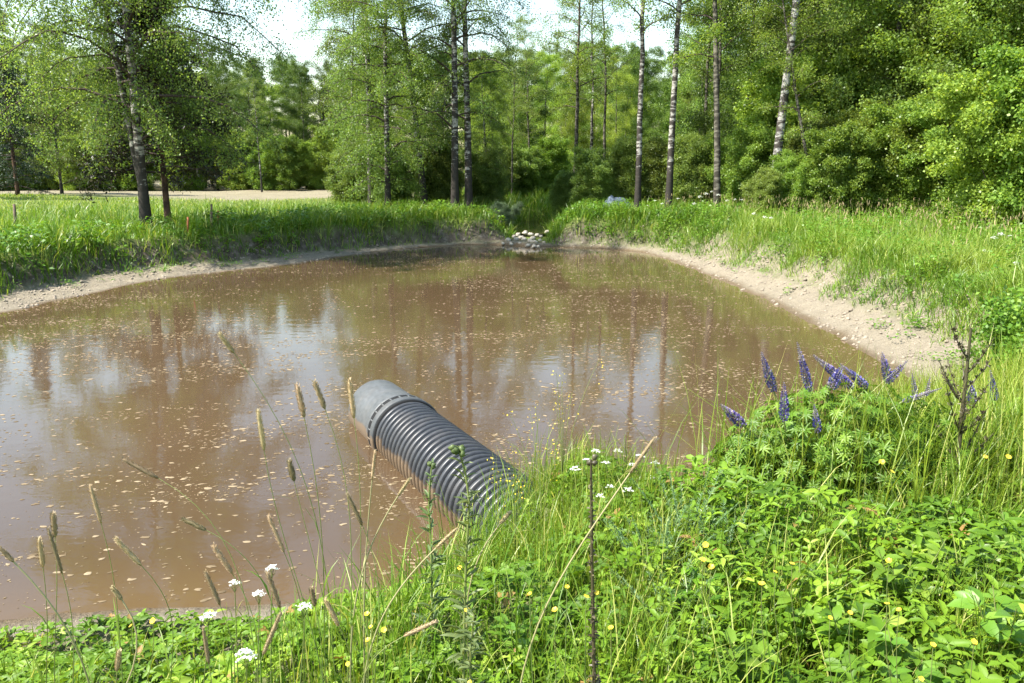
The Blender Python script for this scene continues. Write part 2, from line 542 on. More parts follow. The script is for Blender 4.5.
def terrain(x, y):
    """height, and the zones: bare sand, dark earth, far bare field"""
    x, y = np.atleast_1d(x).astype(float), np.atleast_1d(y).astype(float)
    d, pr = shore(x, y)
    sw, hs, bw, hb, pale = pr.T
    n1 = vnoise(x, y, 1.1, 1) - .5
    n2 = vnoise(x, y, .28, 2) - .5
    dd = d + (vnoise(x, y, .6, 5) - .5) * .35 * sstep(0.1, .6, d)
    u = np.clip(dd / np.maximum(sw, .05), 0, 1)
    z = hs * u ** 1.2
    n3 = vnoise(x, y, .13, 7, 2) - .5
    t = sstep(0, 1, (dd - sw) / bw)
    z = z + (hb - hs) * t
    z = z + n1 * .10 * sstep(.3, 2, d) + (n2 * .13 + n3 * .07) * sstep(.05, .5, d) * (1 - .7 * sstep(1.5, 4, d))
    z = z + .5 * (vnoise(x, y, 9, 4) - .5) * sstep(3, 10, d)
    z = z + sstep(9, 26, x) * 0.4 * sstep(2, 6, d)
    z = np.where(d < 0, -np.minimum(-d * .32, 1.0) + n2 * .03, z)
    dt = ditch_d(x, y)
    k = sstep(.55, 1.5, dt)
    z = np.where(d > 0.05, z * k + (1 - k) * np.where(y < 26.2, .05 + .12 * sstep(24.6, 26.0, y), .12), z)
    sand = np.clip(1 - sstep(sw - .1, sw + .25 * bw, dd + n2 * .5), 0, 1)
    edge = 1 - sstep(.35, .95, (dd - sw) / bw + n1 * .6)
    earth = edge * (1 - sand)
    return z, sand, earth, pale, d, dd, sw, bw


def ground_z(x, y):
    return terrain(x, y)[0]


# ------------------------------------------------------------------ ground sheet
def spread(a, b, step, far, g=1.16):
    c = list(np.arange(a, b + 1e-6, step))
    lo, s = a, step
    out_lo, out_hi = [], []
    while lo > -far:
        s *= g
        lo -= s
        out_lo.append(lo)
    hi, s = b, step
    while hi < far:
        s *= g
        hi += s
        out_hi.append(hi)
    return np.array(out_lo[::-1] + c + out_hi)


gx = spread(-11.5, 9.5, .105, 900)
gy = spread(0.6, 29, .105, 900)
X, Y = np.meshgrid(gx, gy)
x, y = X.ravel(), Y.ravel()
gz, g_sand, g_earth, g_pale, g_d, *_ = terrain(x, y)
nx, ny = len(gx), len(gy)
i = np.arange(ny - 1)[:, None] * nx
j = np.arange(nx - 1)[None]
faces = np.stack([i + j, i + j + 1, i + nx + j + 1, i + nx + j], -1).reshape(-1, 4)
g = MB()
g.add(np.stack([x, y, gz], -1), [faces])
me = g.mesh("ground", None, True)
fld = sstep(0, 5, y - (40 + np.maximum(0, -x - 15) * .45 + (vnoise(x, y, 6, 8) - .5) * 6)) * (1 - sstep(-5, -3, x))
for nm, val in (("sand", np.maximum(g_sand, g_earth * sstep(.55, .75, g_pale))), ("earth", g_earth * (1 - sstep(.45, .75, g_pale))), ("bare", fld), ("wet", 1 - sstep(.02, .2, g_d + (vnoise(x, y, .3, 9) - .5) * .16))):
    t = me.attributes.new(nm, "FLOAT", "POINT")
    t.data.foreach_set("value", val.astype(np.float32))


def ground_material():
    m, nt, out = new_mat("ground_soil")
    tc = N(nt, "ShaderNodeTexCoord")

    def noise(s, d=5, r=.6):
        n = N(nt, "ShaderNodeTexNoise")
        n.inputs["Scale"].default_value = s
        n.inputs["Detail"].default_value = d
        n.inputs["Roughness"].default_value = r
        nt.links.new(tc.outputs["Object"], n.inputs["Vector"])
        return n.outputs["Fac"]
    big, fine, mid = noise(.6), noise(38, 6, .7), noise(6)
    turf = ramp(nt, mid, [(.3, (.075, .095, .024)), (.7, (.14, .19, .035))])
    sand = ramp(nt, mid, [(.25, (.15, .128, .092)), (.5, (.225, .193, .138)), (.75, (.295, .253, .185))])
    sand = mixc(nt, .5, sand, ramp(nt, fine, [(.3, (.12, .10, .074)), (.5, (.245, .21, .155)), (.7, (.35, .305, .235))]))
    earth = ramp(nt, mid, [(.3, (.055, .042, .03)), (.55, (.12, .10, .075)), (.75, (.25, .22, .18))])
    field = ramp(nt, big, [(.3, (.19, .165, .105)), (.6, (.24, .21, .14)), (.8, (.17, .18, .075))])
    c = mixc(nt, attr(nt, "bare").outputs["Fac"], turf, field)
    c = mixc(nt, attr(nt, "earth").outputs["Fac"], c, earth)
    c = mixc(nt, attr(nt, "sand").outputs["Fac"], c, sand)
    c = mixc(nt, attr(nt, "wet").outputs["Fac"], c, mixc(nt, 1.0, c, (.5, .42, .34), 'MULTIPLY'))
    p = N(nt, "ShaderNodeBsdfPrincipled")
    p.inputs["Roughness"].default_value = .95
    p.inputs["Specular IOR Level"].default_value = .15
    nt.links.new(c, p.inputs["Base Color"])
    b = N(nt, "ShaderNodeBump")
    b.inputs["Strength"].default_value = .7
    b.inputs["Distance"].default_value = .07
    ad = N(nt, "ShaderNodeMath", operation='ADD')
    nt.links.new(fine, ad.inputs[0])
    nt.links.new(mid, ad.inputs[1])
    nt.links.new(ad.outputs[0], b.inputs["Height"])
    nt.links.new(b.outputs[0], p.inputs["Normal"])
    nt.links.new(p.outputs[0], out.inputs[0])
    return m


me.materials.append(ground_material())
tag(link("ground", me), kind="structure")

# ------------------------------------------------------------------ water
ws = 0.16
wx = np.arange(-11.6, 7.2, ws)
wy = np.arange(3.0, 26.2, ws)
X, Y = np.meshgrid(wx, wy)
x, y = X.ravel(), Y.ravel()
wd = shore(x, y)[0]
nx, ny = len(wx), len(wy)
i = np.arange(ny - 1)[:, None] * nx
j = np.arange(nx - 1)[None]
f = np.stack([i + j, i + j + 1, i + nx + j + 1, i + nx + j], -1).reshape(-1, 4)
f = f[(wd[f] < .45).any(1)]
used, inv = np.unique(f.ravel(), return_inverse=True)
wb = MB()
la, lb = on_z(0, 371)[:2], on_z(250, 322)[:2]
ln = nrm(np.array([-(lb - la)[1], (lb - la)[0]]))
wb.add(np.stack([x, y, 0 * x], -1)[used], [inv.reshape(-1, 4)])
wm = wb.mesh("pond_water", None, True)
t = wm.attributes.new("shallow", "FLOAT", "POINT")
t.data.foreach_set("value", np.clip(1 - (-wd[used]) / 1.3, 0, 1).astype(np.float32))


def water_material(name, deep, shal, bump=.02):
    m, nt, out = new_mat(name)
    tc = N(nt, "ShaderNodeTexCoord")
    n0 = N(nt, "ShaderNodeTexNoise")
    n0.inputs["Scale"].default_value = .35
    n0.inputs["Detail"].default_value = 4
    nt.links.new(tc.outputs["Object"], n0.inputs["Vector"])
    base = ramp(nt, n0.outputs["Fac"], [(.3, tuple(c * .88 for c in deep)), (.7, tuple(c * 1.12 for c in deep))])
    sh = ramp(nt, attr(nt, "shallow").outputs["Fac"], [(0, (0, 0, 0)), (.55, (.15,) * 3), (1, (1, 1, 1))])
    c = mixc(nt, sh, base, shal)
    p = N(nt, "ShaderNodeBsdfPrincipled")
    p.inputs["Roughness"].default_value = .025
    p.inputs["IOR"].default_value = 1.38
    p.inputs["Specular IOR Level"].default_value = .5
    nt.links.new(c, p.inputs["Base Color"])
    n1 = N(nt, "ShaderNodeTexNoise")
    n1.inputs["Scale"].default_value = 3.2
    n1.inputs["Detail"].default_value = 4
    n1.inputs["Roughness"].default_value = .6
    mp = N(nt, "ShaderNodeMapping")
    mp.inputs["Scale"].default_value = (1, 1.5, 1)
    nt.links.new(tc.outputs["Object"], mp.inputs[0])
    nt.links.new(mp.outputs[0], n1.inputs["Vector"])
    b = N(nt, "ShaderNodeBump")
    b.inputs["Strength"].default_value = 1.0
    b.inputs["Distance"].default_value = bump
    nt.links.new(n1.outputs["Fac"], b.inputs["Height"])
    nt.links.new(b.outputs[0], p.inputs["Normal"])
    nt.links.new(p.outputs[0], out.inputs[0])
    return m


wm.materials.append(water_material("muddy_water", (.074, .0475, .0255), (.095, .060, .028), .0018))
tag(link("pond_water", wm), kind="structure")
db = MB()
db.add([[-.25, 26.05, .27], [1.5, 26.05, .27], [1.9, 29.5, .27], [2.4, 33, .27], [.0, 33, .27], [-.2, 29.5, .27]], [np.array([[0, 1, 2, 5], [5, 2, 3, 4]])])
dm = db.mesh("ditch_water", water_material("ditch_water", (.05, .045, .02), (.05, .045, .02), .004))
tag(link("ditch_water", dm), kind="structure")

# foam flakes drifting on the water: countless
rng = np.random.default_rng(5)
n = 330000
fx, fy = rng.uniform(-11, 6.5, n), 3.2 + 22 * rng.random(n) ** 1.6
cl = vnoise(fx * .45 + fy * .1, fy * 1.3 - fx * .25, .5, 21, 3) * .6 + vnoise(fx, fy, 2.6, 22, 2) * .4
keep = (rng.random(n) < (.09 + .76 * sstep(.42, .68, cl)) * np.clip(1.05 - .028 * fy, .3, 1)) & (shore(fx, fy)[0] < -.04)
fx, fy = fx[keep], fy[keep]
n = len(fx)
fr = .005 + .027 * rng.random(n) ** 4.6
k = 8
th = (np.arange(k) / k * 2 * pi)[None] + rng.uniform(0, 6, (n, 1))
rr = fr[:, None] * rng.uniform(.45, 1.3, (n, k))
asp = rng.uniform(.3, .75, (n, 1))
rz = rng.normal(0.12, .35, (n, 1))
ex, ey = rr * np.cos(th), rr * np.sin(th) * asp
px_ = fx[:, None] + ex * np.cos(rz) - ey * np.sin(rz)
py_ = fy[:, None] + ex * np.sin(rz) + ey * np.cos(rz)
v = np.zeros((n, k + 1, 3))
v[:, :k, 0], v[:, :k, 1], v[:, :k, 2] = px_, py_, .002
v[:, k] = np.stack([fx, fy, .004 + fr * .12], -1)
off = (np.arange(n) * (k + 1))[:, None, None]
tri = np.stack([np.arange(k), (np.arange(k) + 1) % k, np.full(k, k)], -1)[None] + off
fb = MB()
fb.add(v.reshape(-1, 3), [tri.reshape(-1, 3)], np.repeat(rng.random(n) ** .8, k + 1))
tag(link("foam", fb.mesh("foam", M['foam'])), "tan foam flakes drifting in loose swarms on the brown pond", "foam", kind="stuff")

# ------------------------------------------------------------------ pipe
AX = nrm(np.array([.842, -1.65, 0.]))
NU = np.array([.891, .4545, 0.])
NU = nrm(NU - AX * (NU @ AX))
UP = np.array([0, 0, 1.])
PR_, PC, PU = .294, .10, 2.148
s_ring = 0.0
# the point of the axis level with the collar
c0 = on_z(368, 440)
s0 = c0 @ AX
root = link("drain_pipe", None, loc=NU * PU + AX * (s0 + .25))
tag(root, "thick ribbed grey plastic pipe running from the near bank into the pond", "pipe")
FRM = (np.array([0, 0, PC]), AX, NU, UP)
prof = []
pitch, nr = .078, 48
prof.append((.03, .2))
for q in range(nr):
    s = .04 + q * pitch
    for a_, r_ in ((0, .250), (.26, .250), (.36, .262), (.44, .286), (.52, .294), (.84, .294), (.92, .286), (.99, .258)):
        prof.append((s + a_ * pitch, r_))
b = MB()
lathe(b, prof, 72, FRM)
link("corrugated_tube", b.mesh("corrugated_tube", M['pipe'], True), root)
b = MB()
lathe(b, [(-.80, .262), (-.806, .270), (-.80, .280), (-.45, .286), (-.17, .290), (-.15, .306), (-.112, .311), (-.106, .30), (-.106, .2)], 72, FRM)
lathe(b, [(-.80, .262), (-.1, .25)], 72, FRM)
link("end_sleeve", b.mesh("end_sleeve", M['pipe_cap'], True), root)
b = MB()
lathe(b, [(-.045, .26), (-.045, .309), (-.04, .312), (.035, .314), (.04, .31), (.04, .27)], 72, FRM)
col = link("collar", b.mesh("collar", M['pipe_collar'], False), root)
for q in range(24):
    b = MB()
    th = q / 24 * 2 * pi + .08
    e = cos(th) * NU + sin(th) * UP
    tn = -sin(th) * NU + cos(th) * UP
    c = FRM[0]
    v = [c + AX * s + e * r_ + tn * w for s in (-.108, -.0455) for r_ in (.262, .3125) for w in (-.007, .007)]
    b.add(v, [np.array([[0, 1, 3, 2], [4, 6, 7, 5], [2, 3, 7, 6], [0, 2, 6, 4], [1, 5, 7, 3], [0, 4, 5, 1]])])
    link("collar_tab", b.mesh("collar_tab", M['pipe_collar']), col)
b = MB()
lathe(b, [(-.1045, .263), (-.1045, .3085), (-.0465, .3085), (-.0465, .263)], 72, FRM)  # added black band: paints the dark of the open slots between the tabs
lathe(b, [(.041, .285), (.041, .303), (.056, .303), (.056, .27)], 72, FRM)  # thin black ring painting the shaded gap between collar and ribs
link("slot_shade_band", b.mesh("slot_shade_band", M['slot_shade']), col)


# ------------------------------------------------------------------ trees
def tree_mesh(seed, H, r0, first=.15, nl=44, ll=.2, e0=50, droop=40, tw=14, lv=45, lsize=.085, lw=.72, hang=.6, spread_=.13, lean=(0, 0), bow=0,
              fork=None, shape='oval', bark='birch_bark', leaf='birch_leaf', tri=T_DIA, twl=.5, wob=.12):
    g = np.random.default_rng(seed)
    trunk, twig, crown = MB(), MB(), MB()
    stems = [(np.zeros(3), H, r0, np.array(lean, float), bow)]
    if fork:
        stems += fork
    nodes = []
    for si, (b0, h, r, le, bw) in enumerate(stems):
        k = 16
        t = np.linspace(0, 1, k)
        w = np.cumsum(g.normal(0, wob, (k, 2)), 0) * t[:, None] * .35
        p = np.stack([b0[0] + le[0] * h * t + bw * h * t * t + w[:, 0], b0[1] + le[1] * h * t + w[:, 1], b0[2] + h * t], -1)
        rad = r * (1 - .93 * t ** .9)
        rad[0] *= 1.35 if si == 0 else .8
        p[0, 2] -= .3 if si == 0 else 0
        add_paths(trunk, p, rad, 9)
        m = nl if si == 0 else int(nl * h / H * .7)
        for q in range(m):
            f_ = first + (1 - first) * ((q + g.random()) / m) ** .95 * .98
            x_ = f_ * (k - 1)
            i0 = min(int(x_), k - 2)
            base = p[i0] + (p[i0 + 1] - p[i0]) * (x_ - i0)
            rr_ = np.interp(f_, t, rad)
            if shape == 'oval':
                pf = .35 + .65 * np.sin(pi * np.clip((f_ - first) / (1 - first) * .86 + .14, 0, 1)) ** .8
            elif shape == 'cone':
                pf = 1.03 - .95 * (f_ - first) / (1 - first)
            else:
                pf = .55 + .45 * np.sin(pi * np.clip((f_ - first) / (1 - first) * .7 + .3, 0, 1))
            L = ll * h * pf * g.uniform(.65, 1.15) + .15
            az = q * 2.39996 + g.normal(0, .5) + si
            el = R(e0 * (.5 + .5 * f_) + g.normal(0, 9))
            nodes.append((base, L, az, el, rr_))
    B = np.array([q[0] for q in nodes])
    L, AZ, EL, RR = (np.array([q[c] for q in nodes]) for c in (1, 2, 3, 4))
    n = len(B)
    K = 7
    P = np.zeros((n, K, 3))
    P[:, 0] = B
    for q in range(1, K):
        u = q / (K - 1)
        e_ = EL - R(droop) * u ** 1.3
        P[:, q] = P[:, q - 1] + (L / (K - 1))[:, None] * np.stack([np.cos(e_) * np.cos(AZ), np.cos(e_) * np.sin(AZ), np.sin(e_)], -1) + g.normal(0, .02, (n, 3)) * L[:, None]
    rad = np.minimum(RR * .42, .010 + .012 * L)[:, None] * np.linspace(1, .22, K)[None]
    add_paths(twig, P, rad, 5)
    # twigs
    T = n * tw
    li = np.repeat(np.arange(n), tw)
    u = .12 + .88 * g.random(T) ** .8
    xk = u * (K - 1)
    i0 = np.minimum(xk.astype(int), K - 2)
    b0 = P[li, i0] + (P[li, i0 + 1] - P[li, i0]) * (xk - i0)[:, None]
    d0 = nrm(P[li, i0 + 1] - P[li, i0])
    dv = nrm(d0 * .7 + g.normal(0, .55, (T, 3)) + np.array([0, 0, .12]))
    tl = (twl * (.35 + .65 * g.random(T)) * np.clip(L[li], .4, 2.2) * (1.05 - .35 * u))
    Q = np.zeros((T, 4, 3))
    Q[:, 0] = b0
    for q in range(1, 4):
        dv = nrm(dv + np.array([0, 0, -hang * .55]) * (q / 2.0))
        Q[:, q] = Q[:, q - 1] + dv * (tl / 3)[:, None]
    add_paths(twig, Q, np.broadcast_to(np.array([.006, .0045, .003, .0015]), (T, 4)), 3)
    # leaves
    NL = T * lv
    ti = np.repeat(np.arange(T), lv)
    u = g.random(NL) ** .85
    xk = u * 3
    i0 = np.minimum(xk.astype(int), 2)
    pos = Q[ti, i0] + (Q[ti, i0 + 1] - Q[ti, i0]) * (xk - i0)[:, None]
    pos = pos + g.normal(0, spread_, (NL, 3)) * np.array([1, 1, .8])
    D = nrm(g.normal(0, 1, (NL, 3)) + np.array([0, 0, -.7 * hang]))
    Nn = nrm(g.normal(0, .75, (NL, 3)) + np.array([0, 0, .8]))
    ls = lsize * g.uniform(.65, 1.2, NL)
    va = np.clip(.5 + g.normal(0, .2, NL) + np.repeat(g.normal(0, .13, T), lv), 0, 1)
    add_leaves(crown, tri, pos, D, Nn, ls, ls * lw, va)
    me_t = trunk.mesh("trunk", M[bark], True)
    me_w = twig.mesh("twigs", M['twig'])
    me_c = crown.mesh("crown", M[leaf])
    return me_t, me_w, me_c, H


def put_tree(meshes, loc, label, cat="tree", group=None, rotz=0, scale=1., name="birch_tree", tilt=0, twigs=True):
    t, w, c, H = meshes
    r = link(name, None, loc=loc, rotz=rotz, scale=scale)
    r.rotation_euler = (0, tilt, rotz)
    link("trunk", t, r)
    cr = link("crown", c, r)
    if twigs:
        link("limbs_and_twigs", w, cr)  # bare limbs and twigs only; the leaves are in the crown mesh
    tag(r, label, cat, group)
    return r


def base(px, Y):
    """the ground under a picture column at a distance"""
    xx = (px - 512) / FPX * Y * 1.0
    for _ in range(6):
        z = float(ground_z(xx, Y)[0])
        d = Y * CP + (CAM_H - z) * SP      # depth along the lens axis
        xx = (px - 512) / FPX * d
    return np.array([xx, Y, z])


# variants
V = {}
V['birch1'] = tree_mesh(11, 15, .15, first=.22, nl=44, ll=.17, e0=52, droop=70, tw=13, lv=60, hang=1.0, lsize=.058, leaf='birch_leaf')
V['birch2'] = tree_mesh(12, 16.5, .14, first=.15, nl=50, ll=.16, e0=50, droop=65, tw=13, lv=60, hang=.9, lsize=.058, leaf='yellow_leaf')
V['slim1'] = tree_mesh(21, 15, .11, first=.36, wob=.2, nl=34, ll=.14, e0=55, droop=45, tw=10, lv=48, hang=.6, lsize=.06, leaf='birch_leaf')
V['slim2'] = tree_mesh(22, 13, .085, first=.34, wob=.22, nl=30, ll=.13, e0=52, droop=40, tw=9, lv=46, hang=.5, lsize=.064, bark='aspen_bark', leaf='yellow_leaf')
V['slim3'] = tree_mesh(23, 14, .10, first=.3, wob=.2, nl=34, ll=.14, e0=48, droop=40, tw=10, lv=48, hang=.5, lsize=.066, bark='aspen_bark', leaf='alder_leaf')
V['birch3'] = tree_mesh(13, 13, .12, first=.05, nl=60, ll=.17, e0=48, droop=75, tw=15, lv=66, hang=1.0, lsize=.062, leaf='yellow_leaf')
V['white1'] = tree_mesh(24, 15, .11, first=.34, nl=40, ll=.15, e0=55, droop=45, tw=11, lv=46, hang=.6, lsize=.06, leaf='birch_leaf', bark='white_bark')
V['alder1'] = tree_mesh(31, 11, .12, first=.05, nl=50, ll=.21, e0=40, droop=30, tw=17, lv=88, hang=.3, lsize=.060, lw=.85, bark='aspen_bark', leaf='alder_leaf', shape='bushy')
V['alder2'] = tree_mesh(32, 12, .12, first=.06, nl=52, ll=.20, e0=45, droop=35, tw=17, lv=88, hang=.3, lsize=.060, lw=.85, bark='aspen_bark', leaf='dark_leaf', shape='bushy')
V['alder3'] = tree_mesh(33, 10, .10, first=.05, nl=46, ll=.23, e0=42, droop=30, tw=17, lv=88, hang=.35, lsize=.058, lw=.8, bark='aspen_bark', leaf='yellow_leaf', shape='bushy')
V['spruce1'] = tree_mesh(41, 13, .14, first=.04, nl=110, ll=.17, e0=8, droop=18, tw=12, lv=26, hang=.5, lsize=.15, lw=.28, bark='brown_bark', leaf='dark_needle', shape='cone', spread_=.08, twl=.4, wob=.03)
V['spruce2'] = tree_mesh(42, 10, .12, first=.03, nl=95, ll=.2, e0=5, droop=15, tw=12, lv=26, hang=.5, lsize=.15, lw=.28, bark='brown_bark', leaf='dark_needle', shape='cone', spread_=.08, twl=.4, wob=.03)


def bush_mesh(seed, H, leaf, lsize=.056, nl=34, tw=14, lv=80, lw=.8):
    g = np.random.default_rng(seed)
    fork = [(np.zeros(3), H * g.uniform(.7, 1.0), .022, np.array([g.normal(0, .28), g.normal(0, .28)]), 0) for _ in range(5)]
    return tree_mesh(seed, H, .028, first=.06, nl=nl, ll=.26, e0=48, droop=45, tw=tw, lv=lv, hang=.35, lsize=lsize, lw=lw, fork=fork, shape='bushy', bark='aspen_bark', leaf=leaf, spread_=.09, wob=.05)


V['bush1'] = bush_mesh(51, 3.0, 'alder_leaf')
V['bush2'] = bush_mesh(52, 2.6, 'yellow_leaf', .052)
V['bush3'] = bush_mesh(53, 3.4, 'alder_leaf', .066)
V['willow'] = bush_mesh(54, 1.7, 'willow_leaf', .06, lw=.35)
V['shrub'] = bush_mesh(55, 1.15, 'herb', .055, nl=16, tw=9, lv=20)

# the big weeping birch by the field, with its second stem, and the pine behind it
big = tree_mesh(61, 14.5, .138, first=.15, nl=70, ll=.27, e0=42, droop=80, tw=34, lv=50, hang=1.15, lsize=.056, lean=(.006, 0), wob=.07, bow=0.0,
                fork=[(np.array([-.03, .0, 1.2]), 11.5, .10, np.array([-.12, .02]), .02)], leaf='birch_leaf', twl=.62)
put_tree(big, base(147, 20.5), "weeping white-barked birch with a forked trunk, standing alone at the field's edge", rotz=0)
pine = tree_mesh(62, 6.5, .10, first=.22, nl=64, ll=.34, e0=12, droop=22, tw=13, lv=28, hang=.4, lsize=.13, lw=.3, bark='brown_bark', leaf='needle', shape='cone', spread_=.09, twl=.42, wob=.04)
put_tree(pine, base(169, 22.0), "dark red-barked conifer with brownish low boughs beside the forked birch", name="conifer_tree", rotz=.6)

# prominent trees on the far bank
FRONT = [
    ('birch2', 426, 29, 0.4, .92, -.10, "pale birch whose trunk leans over, low on the grassy far bank", "birch_tree"),
    ('birch2', 455, 27.5, 1.3, 1.0, .03, "tall bright-leaved birch, thicker one of the close pair at the pond's corner", "birch_tree"),
    ('birch1', 469, 28, 2.9, .95, 0.0, "tall birch, slimmer one of the close pair at the pond's corner", "birch_tree"),
    ('slim1', 352, 34, 4.4, .75, -.06, "birch at the field's end with its bare lower trunk slanting", "birch_tree"),
    ('birch1', 372, 30, 1.9, .9, -.03, "leafy birch filling the gap between field and birch pair", "birch_tree"),
    ('slim2', 512, 35, .5, .58, 0, "slim grey-barked tree standing behind the inlet stones", "aspen_tree"),
    ('slim2', 529, 37, 3.5, .62, 0.0, "thin dark-stemmed tree just past the ditch", "aspen_tree"),
    ('slim3', 574, 33, 1.5, .92, -.05, "slender tree leaning towards the ditch, in the sparse stand", "aspen_tree"),
    ('slim1', 590, 38, 2.5, .8, .0, "slender tree with a dark crown in the middle of the sparse stand", "birch_tree"),
    ('slim2', 604, 36, 4.5, .95, .03, "slender tree nearest the blue-grey heap in the sparse stand", "aspen_tree"),
    ('slim1', 637, 26, 5.2, 1.0, -.005, "straight white birch rising beside the blue-grey heap", "birch_tree"),
    ('slim1', 668, 25.5, 3.3, 1.08, .005, "straight sturdy birch with a speckled trunk, second past the blue-grey heap", "birch_tree"),
    ('slim3', 717, 24.5, 2.2, 1.12, .075, "dark-trunked tree leaning outwards above the white umbels", "aspen_tree"),
    ('slim2', 711, 30, 4.2, 1.0, -.06, "thin pale sapling slanting behind the dark leaning trunk", "aspen_tree"),
    ('slim2', 700, 32, 1.1, 1.05, -.02, "thin upright sapling between the speckled birch and the dark leaning trunk", "aspen_tree"),
    ('birch3', 388, 28, 2.2, .95, -.04, "low-branched bright birch, crown hanging to the ground before the field's end", "birch_tree"),
    ('birch3', 374, 32, .3, .9, -.05, "bright birch with hanging crown at the very corner of the bare field", "birch_tree"),
    ('birch3', 488, 31, 4.1, .45, .03, "low bright birch behind the grey willow bush", "birch_tree"),
    ('slim3', 818, 22.9, 2.8, .62, .22, "slim grey tree slanting out of the green wall behind the meadow", "aspen_tree"),
    ('white1', 770, 23.8, .2, 1.3, .05, "thickest white birch, its foot hidden by the bright bushes", "birch_tree"),
]
for kind, px, Y, rz, s, tilt, lab, nm in FRONT:
    put_tree(V[kind], base(px, Y), lab, group="trees on the far bank", rotz=rz, scale=s, tilt=tilt, name=nm)

rng = np.random.default_rng(77)
# bushes under the trees
BUSH = [(352, 33, 'bush2', .9), (392, 30, 'bush2', .85), (440, 30, 'bush2', .9), (486, 31, 'bush2', .8), (530, 37, 'bush2', .9), (548, 38, 'bush1', .9), (566, 29.5, 'bush2', .6), (500, 36, 'bush2', .9),
        (592, 28.5, 'bush2', .8), (628, 29, 'bush2', .95), (655, 29, 'bush2', .9), (690, 27.5, 'bush2', .95), (728, 27, 'bush2', .8), (744, 25.5, 'bush1', .85), (790, 23, 'bush1', .6), (764, 22.8, 'bush2', .55), (812, 24.5, 'bush2', 1.1), (838, 22.3, 'bush3', .75), (872, 23, 'bush1', 1.0),
        (905, 22.5, 'bush3', .95), (940, 22, 'bush1', 1.0), (972, 21, 'bush3', .9), (1010, 17.5, 'bush3', 1.0), (1050, 17, 'bush3', 1.15), (800, 27, 'bush3', 1.4), (860, 26, 'bush3', 1.5), (920, 25.5, 'bush3', 1.5), (985, 24.5, 'bush3', 1.5)]
for q, (px, Y, kind, s) in enumerate(BUSH):
    grp = "bushes under the far-bank trees"
    lab = "leafy green bush in the row under the far-bank trees"
    if px == 1010:
        lab, grp = "large-leaved bush closest to the meadow's corner, in front of the wood", None
    put_tree(V[kind], base(px, Y), lab, "bush", grp, rotz=rng.uniform(0, 6), scale=s, name="leafy_bush", twigs=False)
for q in range(15):
    put_tree(V[('bush3', 'bush1')[q % 2]], base(-60 + q * 29 + rng.uniform(-9, 9), 61 + rng.uniform(-1, 1)), "dark bush at the foot of the wood along the field's far edge", "bush", "bushes along the field's far edge", rotz=rng.uniform(0, 6), scale=rng.uniform(.9, 1.4), name="leafy_bush", twigs=False)
put_tree(V['willow'], base(501, 27.2), "grey-leaved willow bush between the birch pair and the inlet", "bush", None, rotz=1, scale=.42, name="willow_bush", twigs=False)

# the leafy wall on the meadow's side
ALD = [(850, 26.5, 'alder3', 1.25), (880, 25.5, 'alder3', 1.35), (925, 24.5, 'alder1', 1.3), (968, 24, 'alder3', 1.3), (1020, 22, 'alder1', 1.2), (742, 31, 'alder2', 1.1), (790, 31, 'alder1', 1.15), (832, 28, 'alder3', 1.0), (868, 30, 'alder1', 1.15), (905, 27.5, 'alder1', 1.05), (948, 29, 'alder1', 1.2),
       (985, 26.5, 'alder3', 1.05), (1030, 26, 'alder1', 1.1), (1075, 24, 'alder2', 1.1), (1110, 22, 'alder1', 1.1), (930, 33, 'alder2', 1.3), (1000, 33, 'alder2', 1.3), (850, 35, 'alder2', 1.3)]
for px, Y, kind, s in ALD:
    put_tree(V[kind], base(px, Y), "dense broad-leaved tree in the green wall behind the meadow", "tree", "trees of the green wall behind the meadow", rotz=rng.uniform(0, 6), scale=s, name="alder_tree", twigs=(kind == 'alder3'))
# deep wood behind the stand
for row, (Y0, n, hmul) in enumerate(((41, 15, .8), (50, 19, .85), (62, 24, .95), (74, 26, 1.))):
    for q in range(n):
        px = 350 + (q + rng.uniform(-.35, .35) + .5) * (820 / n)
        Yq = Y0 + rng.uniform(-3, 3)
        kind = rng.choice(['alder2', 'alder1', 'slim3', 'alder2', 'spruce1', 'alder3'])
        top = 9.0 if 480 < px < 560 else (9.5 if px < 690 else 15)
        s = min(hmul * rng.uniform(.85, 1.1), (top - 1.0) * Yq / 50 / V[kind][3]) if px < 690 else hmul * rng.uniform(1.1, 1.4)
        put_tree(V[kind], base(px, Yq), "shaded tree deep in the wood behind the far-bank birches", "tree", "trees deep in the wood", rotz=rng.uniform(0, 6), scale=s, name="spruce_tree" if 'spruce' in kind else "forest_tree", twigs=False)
for q in range(34):
    px = 470 + (q % 17 + rng.uniform(.1, .9)) * 16.5
    Yq = rng.uniform(44, 56) if q < 17 else rng.uniform(58, 70)
    kind = rng.choice(['alder1', 'alder3', 'slim3', 'alder1'])
    s = (2.3 + Yq * rng.uniform(.07, .115)) / V[kind][3]
    put_tree(V[kind], base(px, Yq), "shaded tree deep in the wood behind the far-bank birches", "tree", "trees deep in the wood", rotz=rng.uniform(0, 6), scale=s, name="forest_tree", twigs=False)
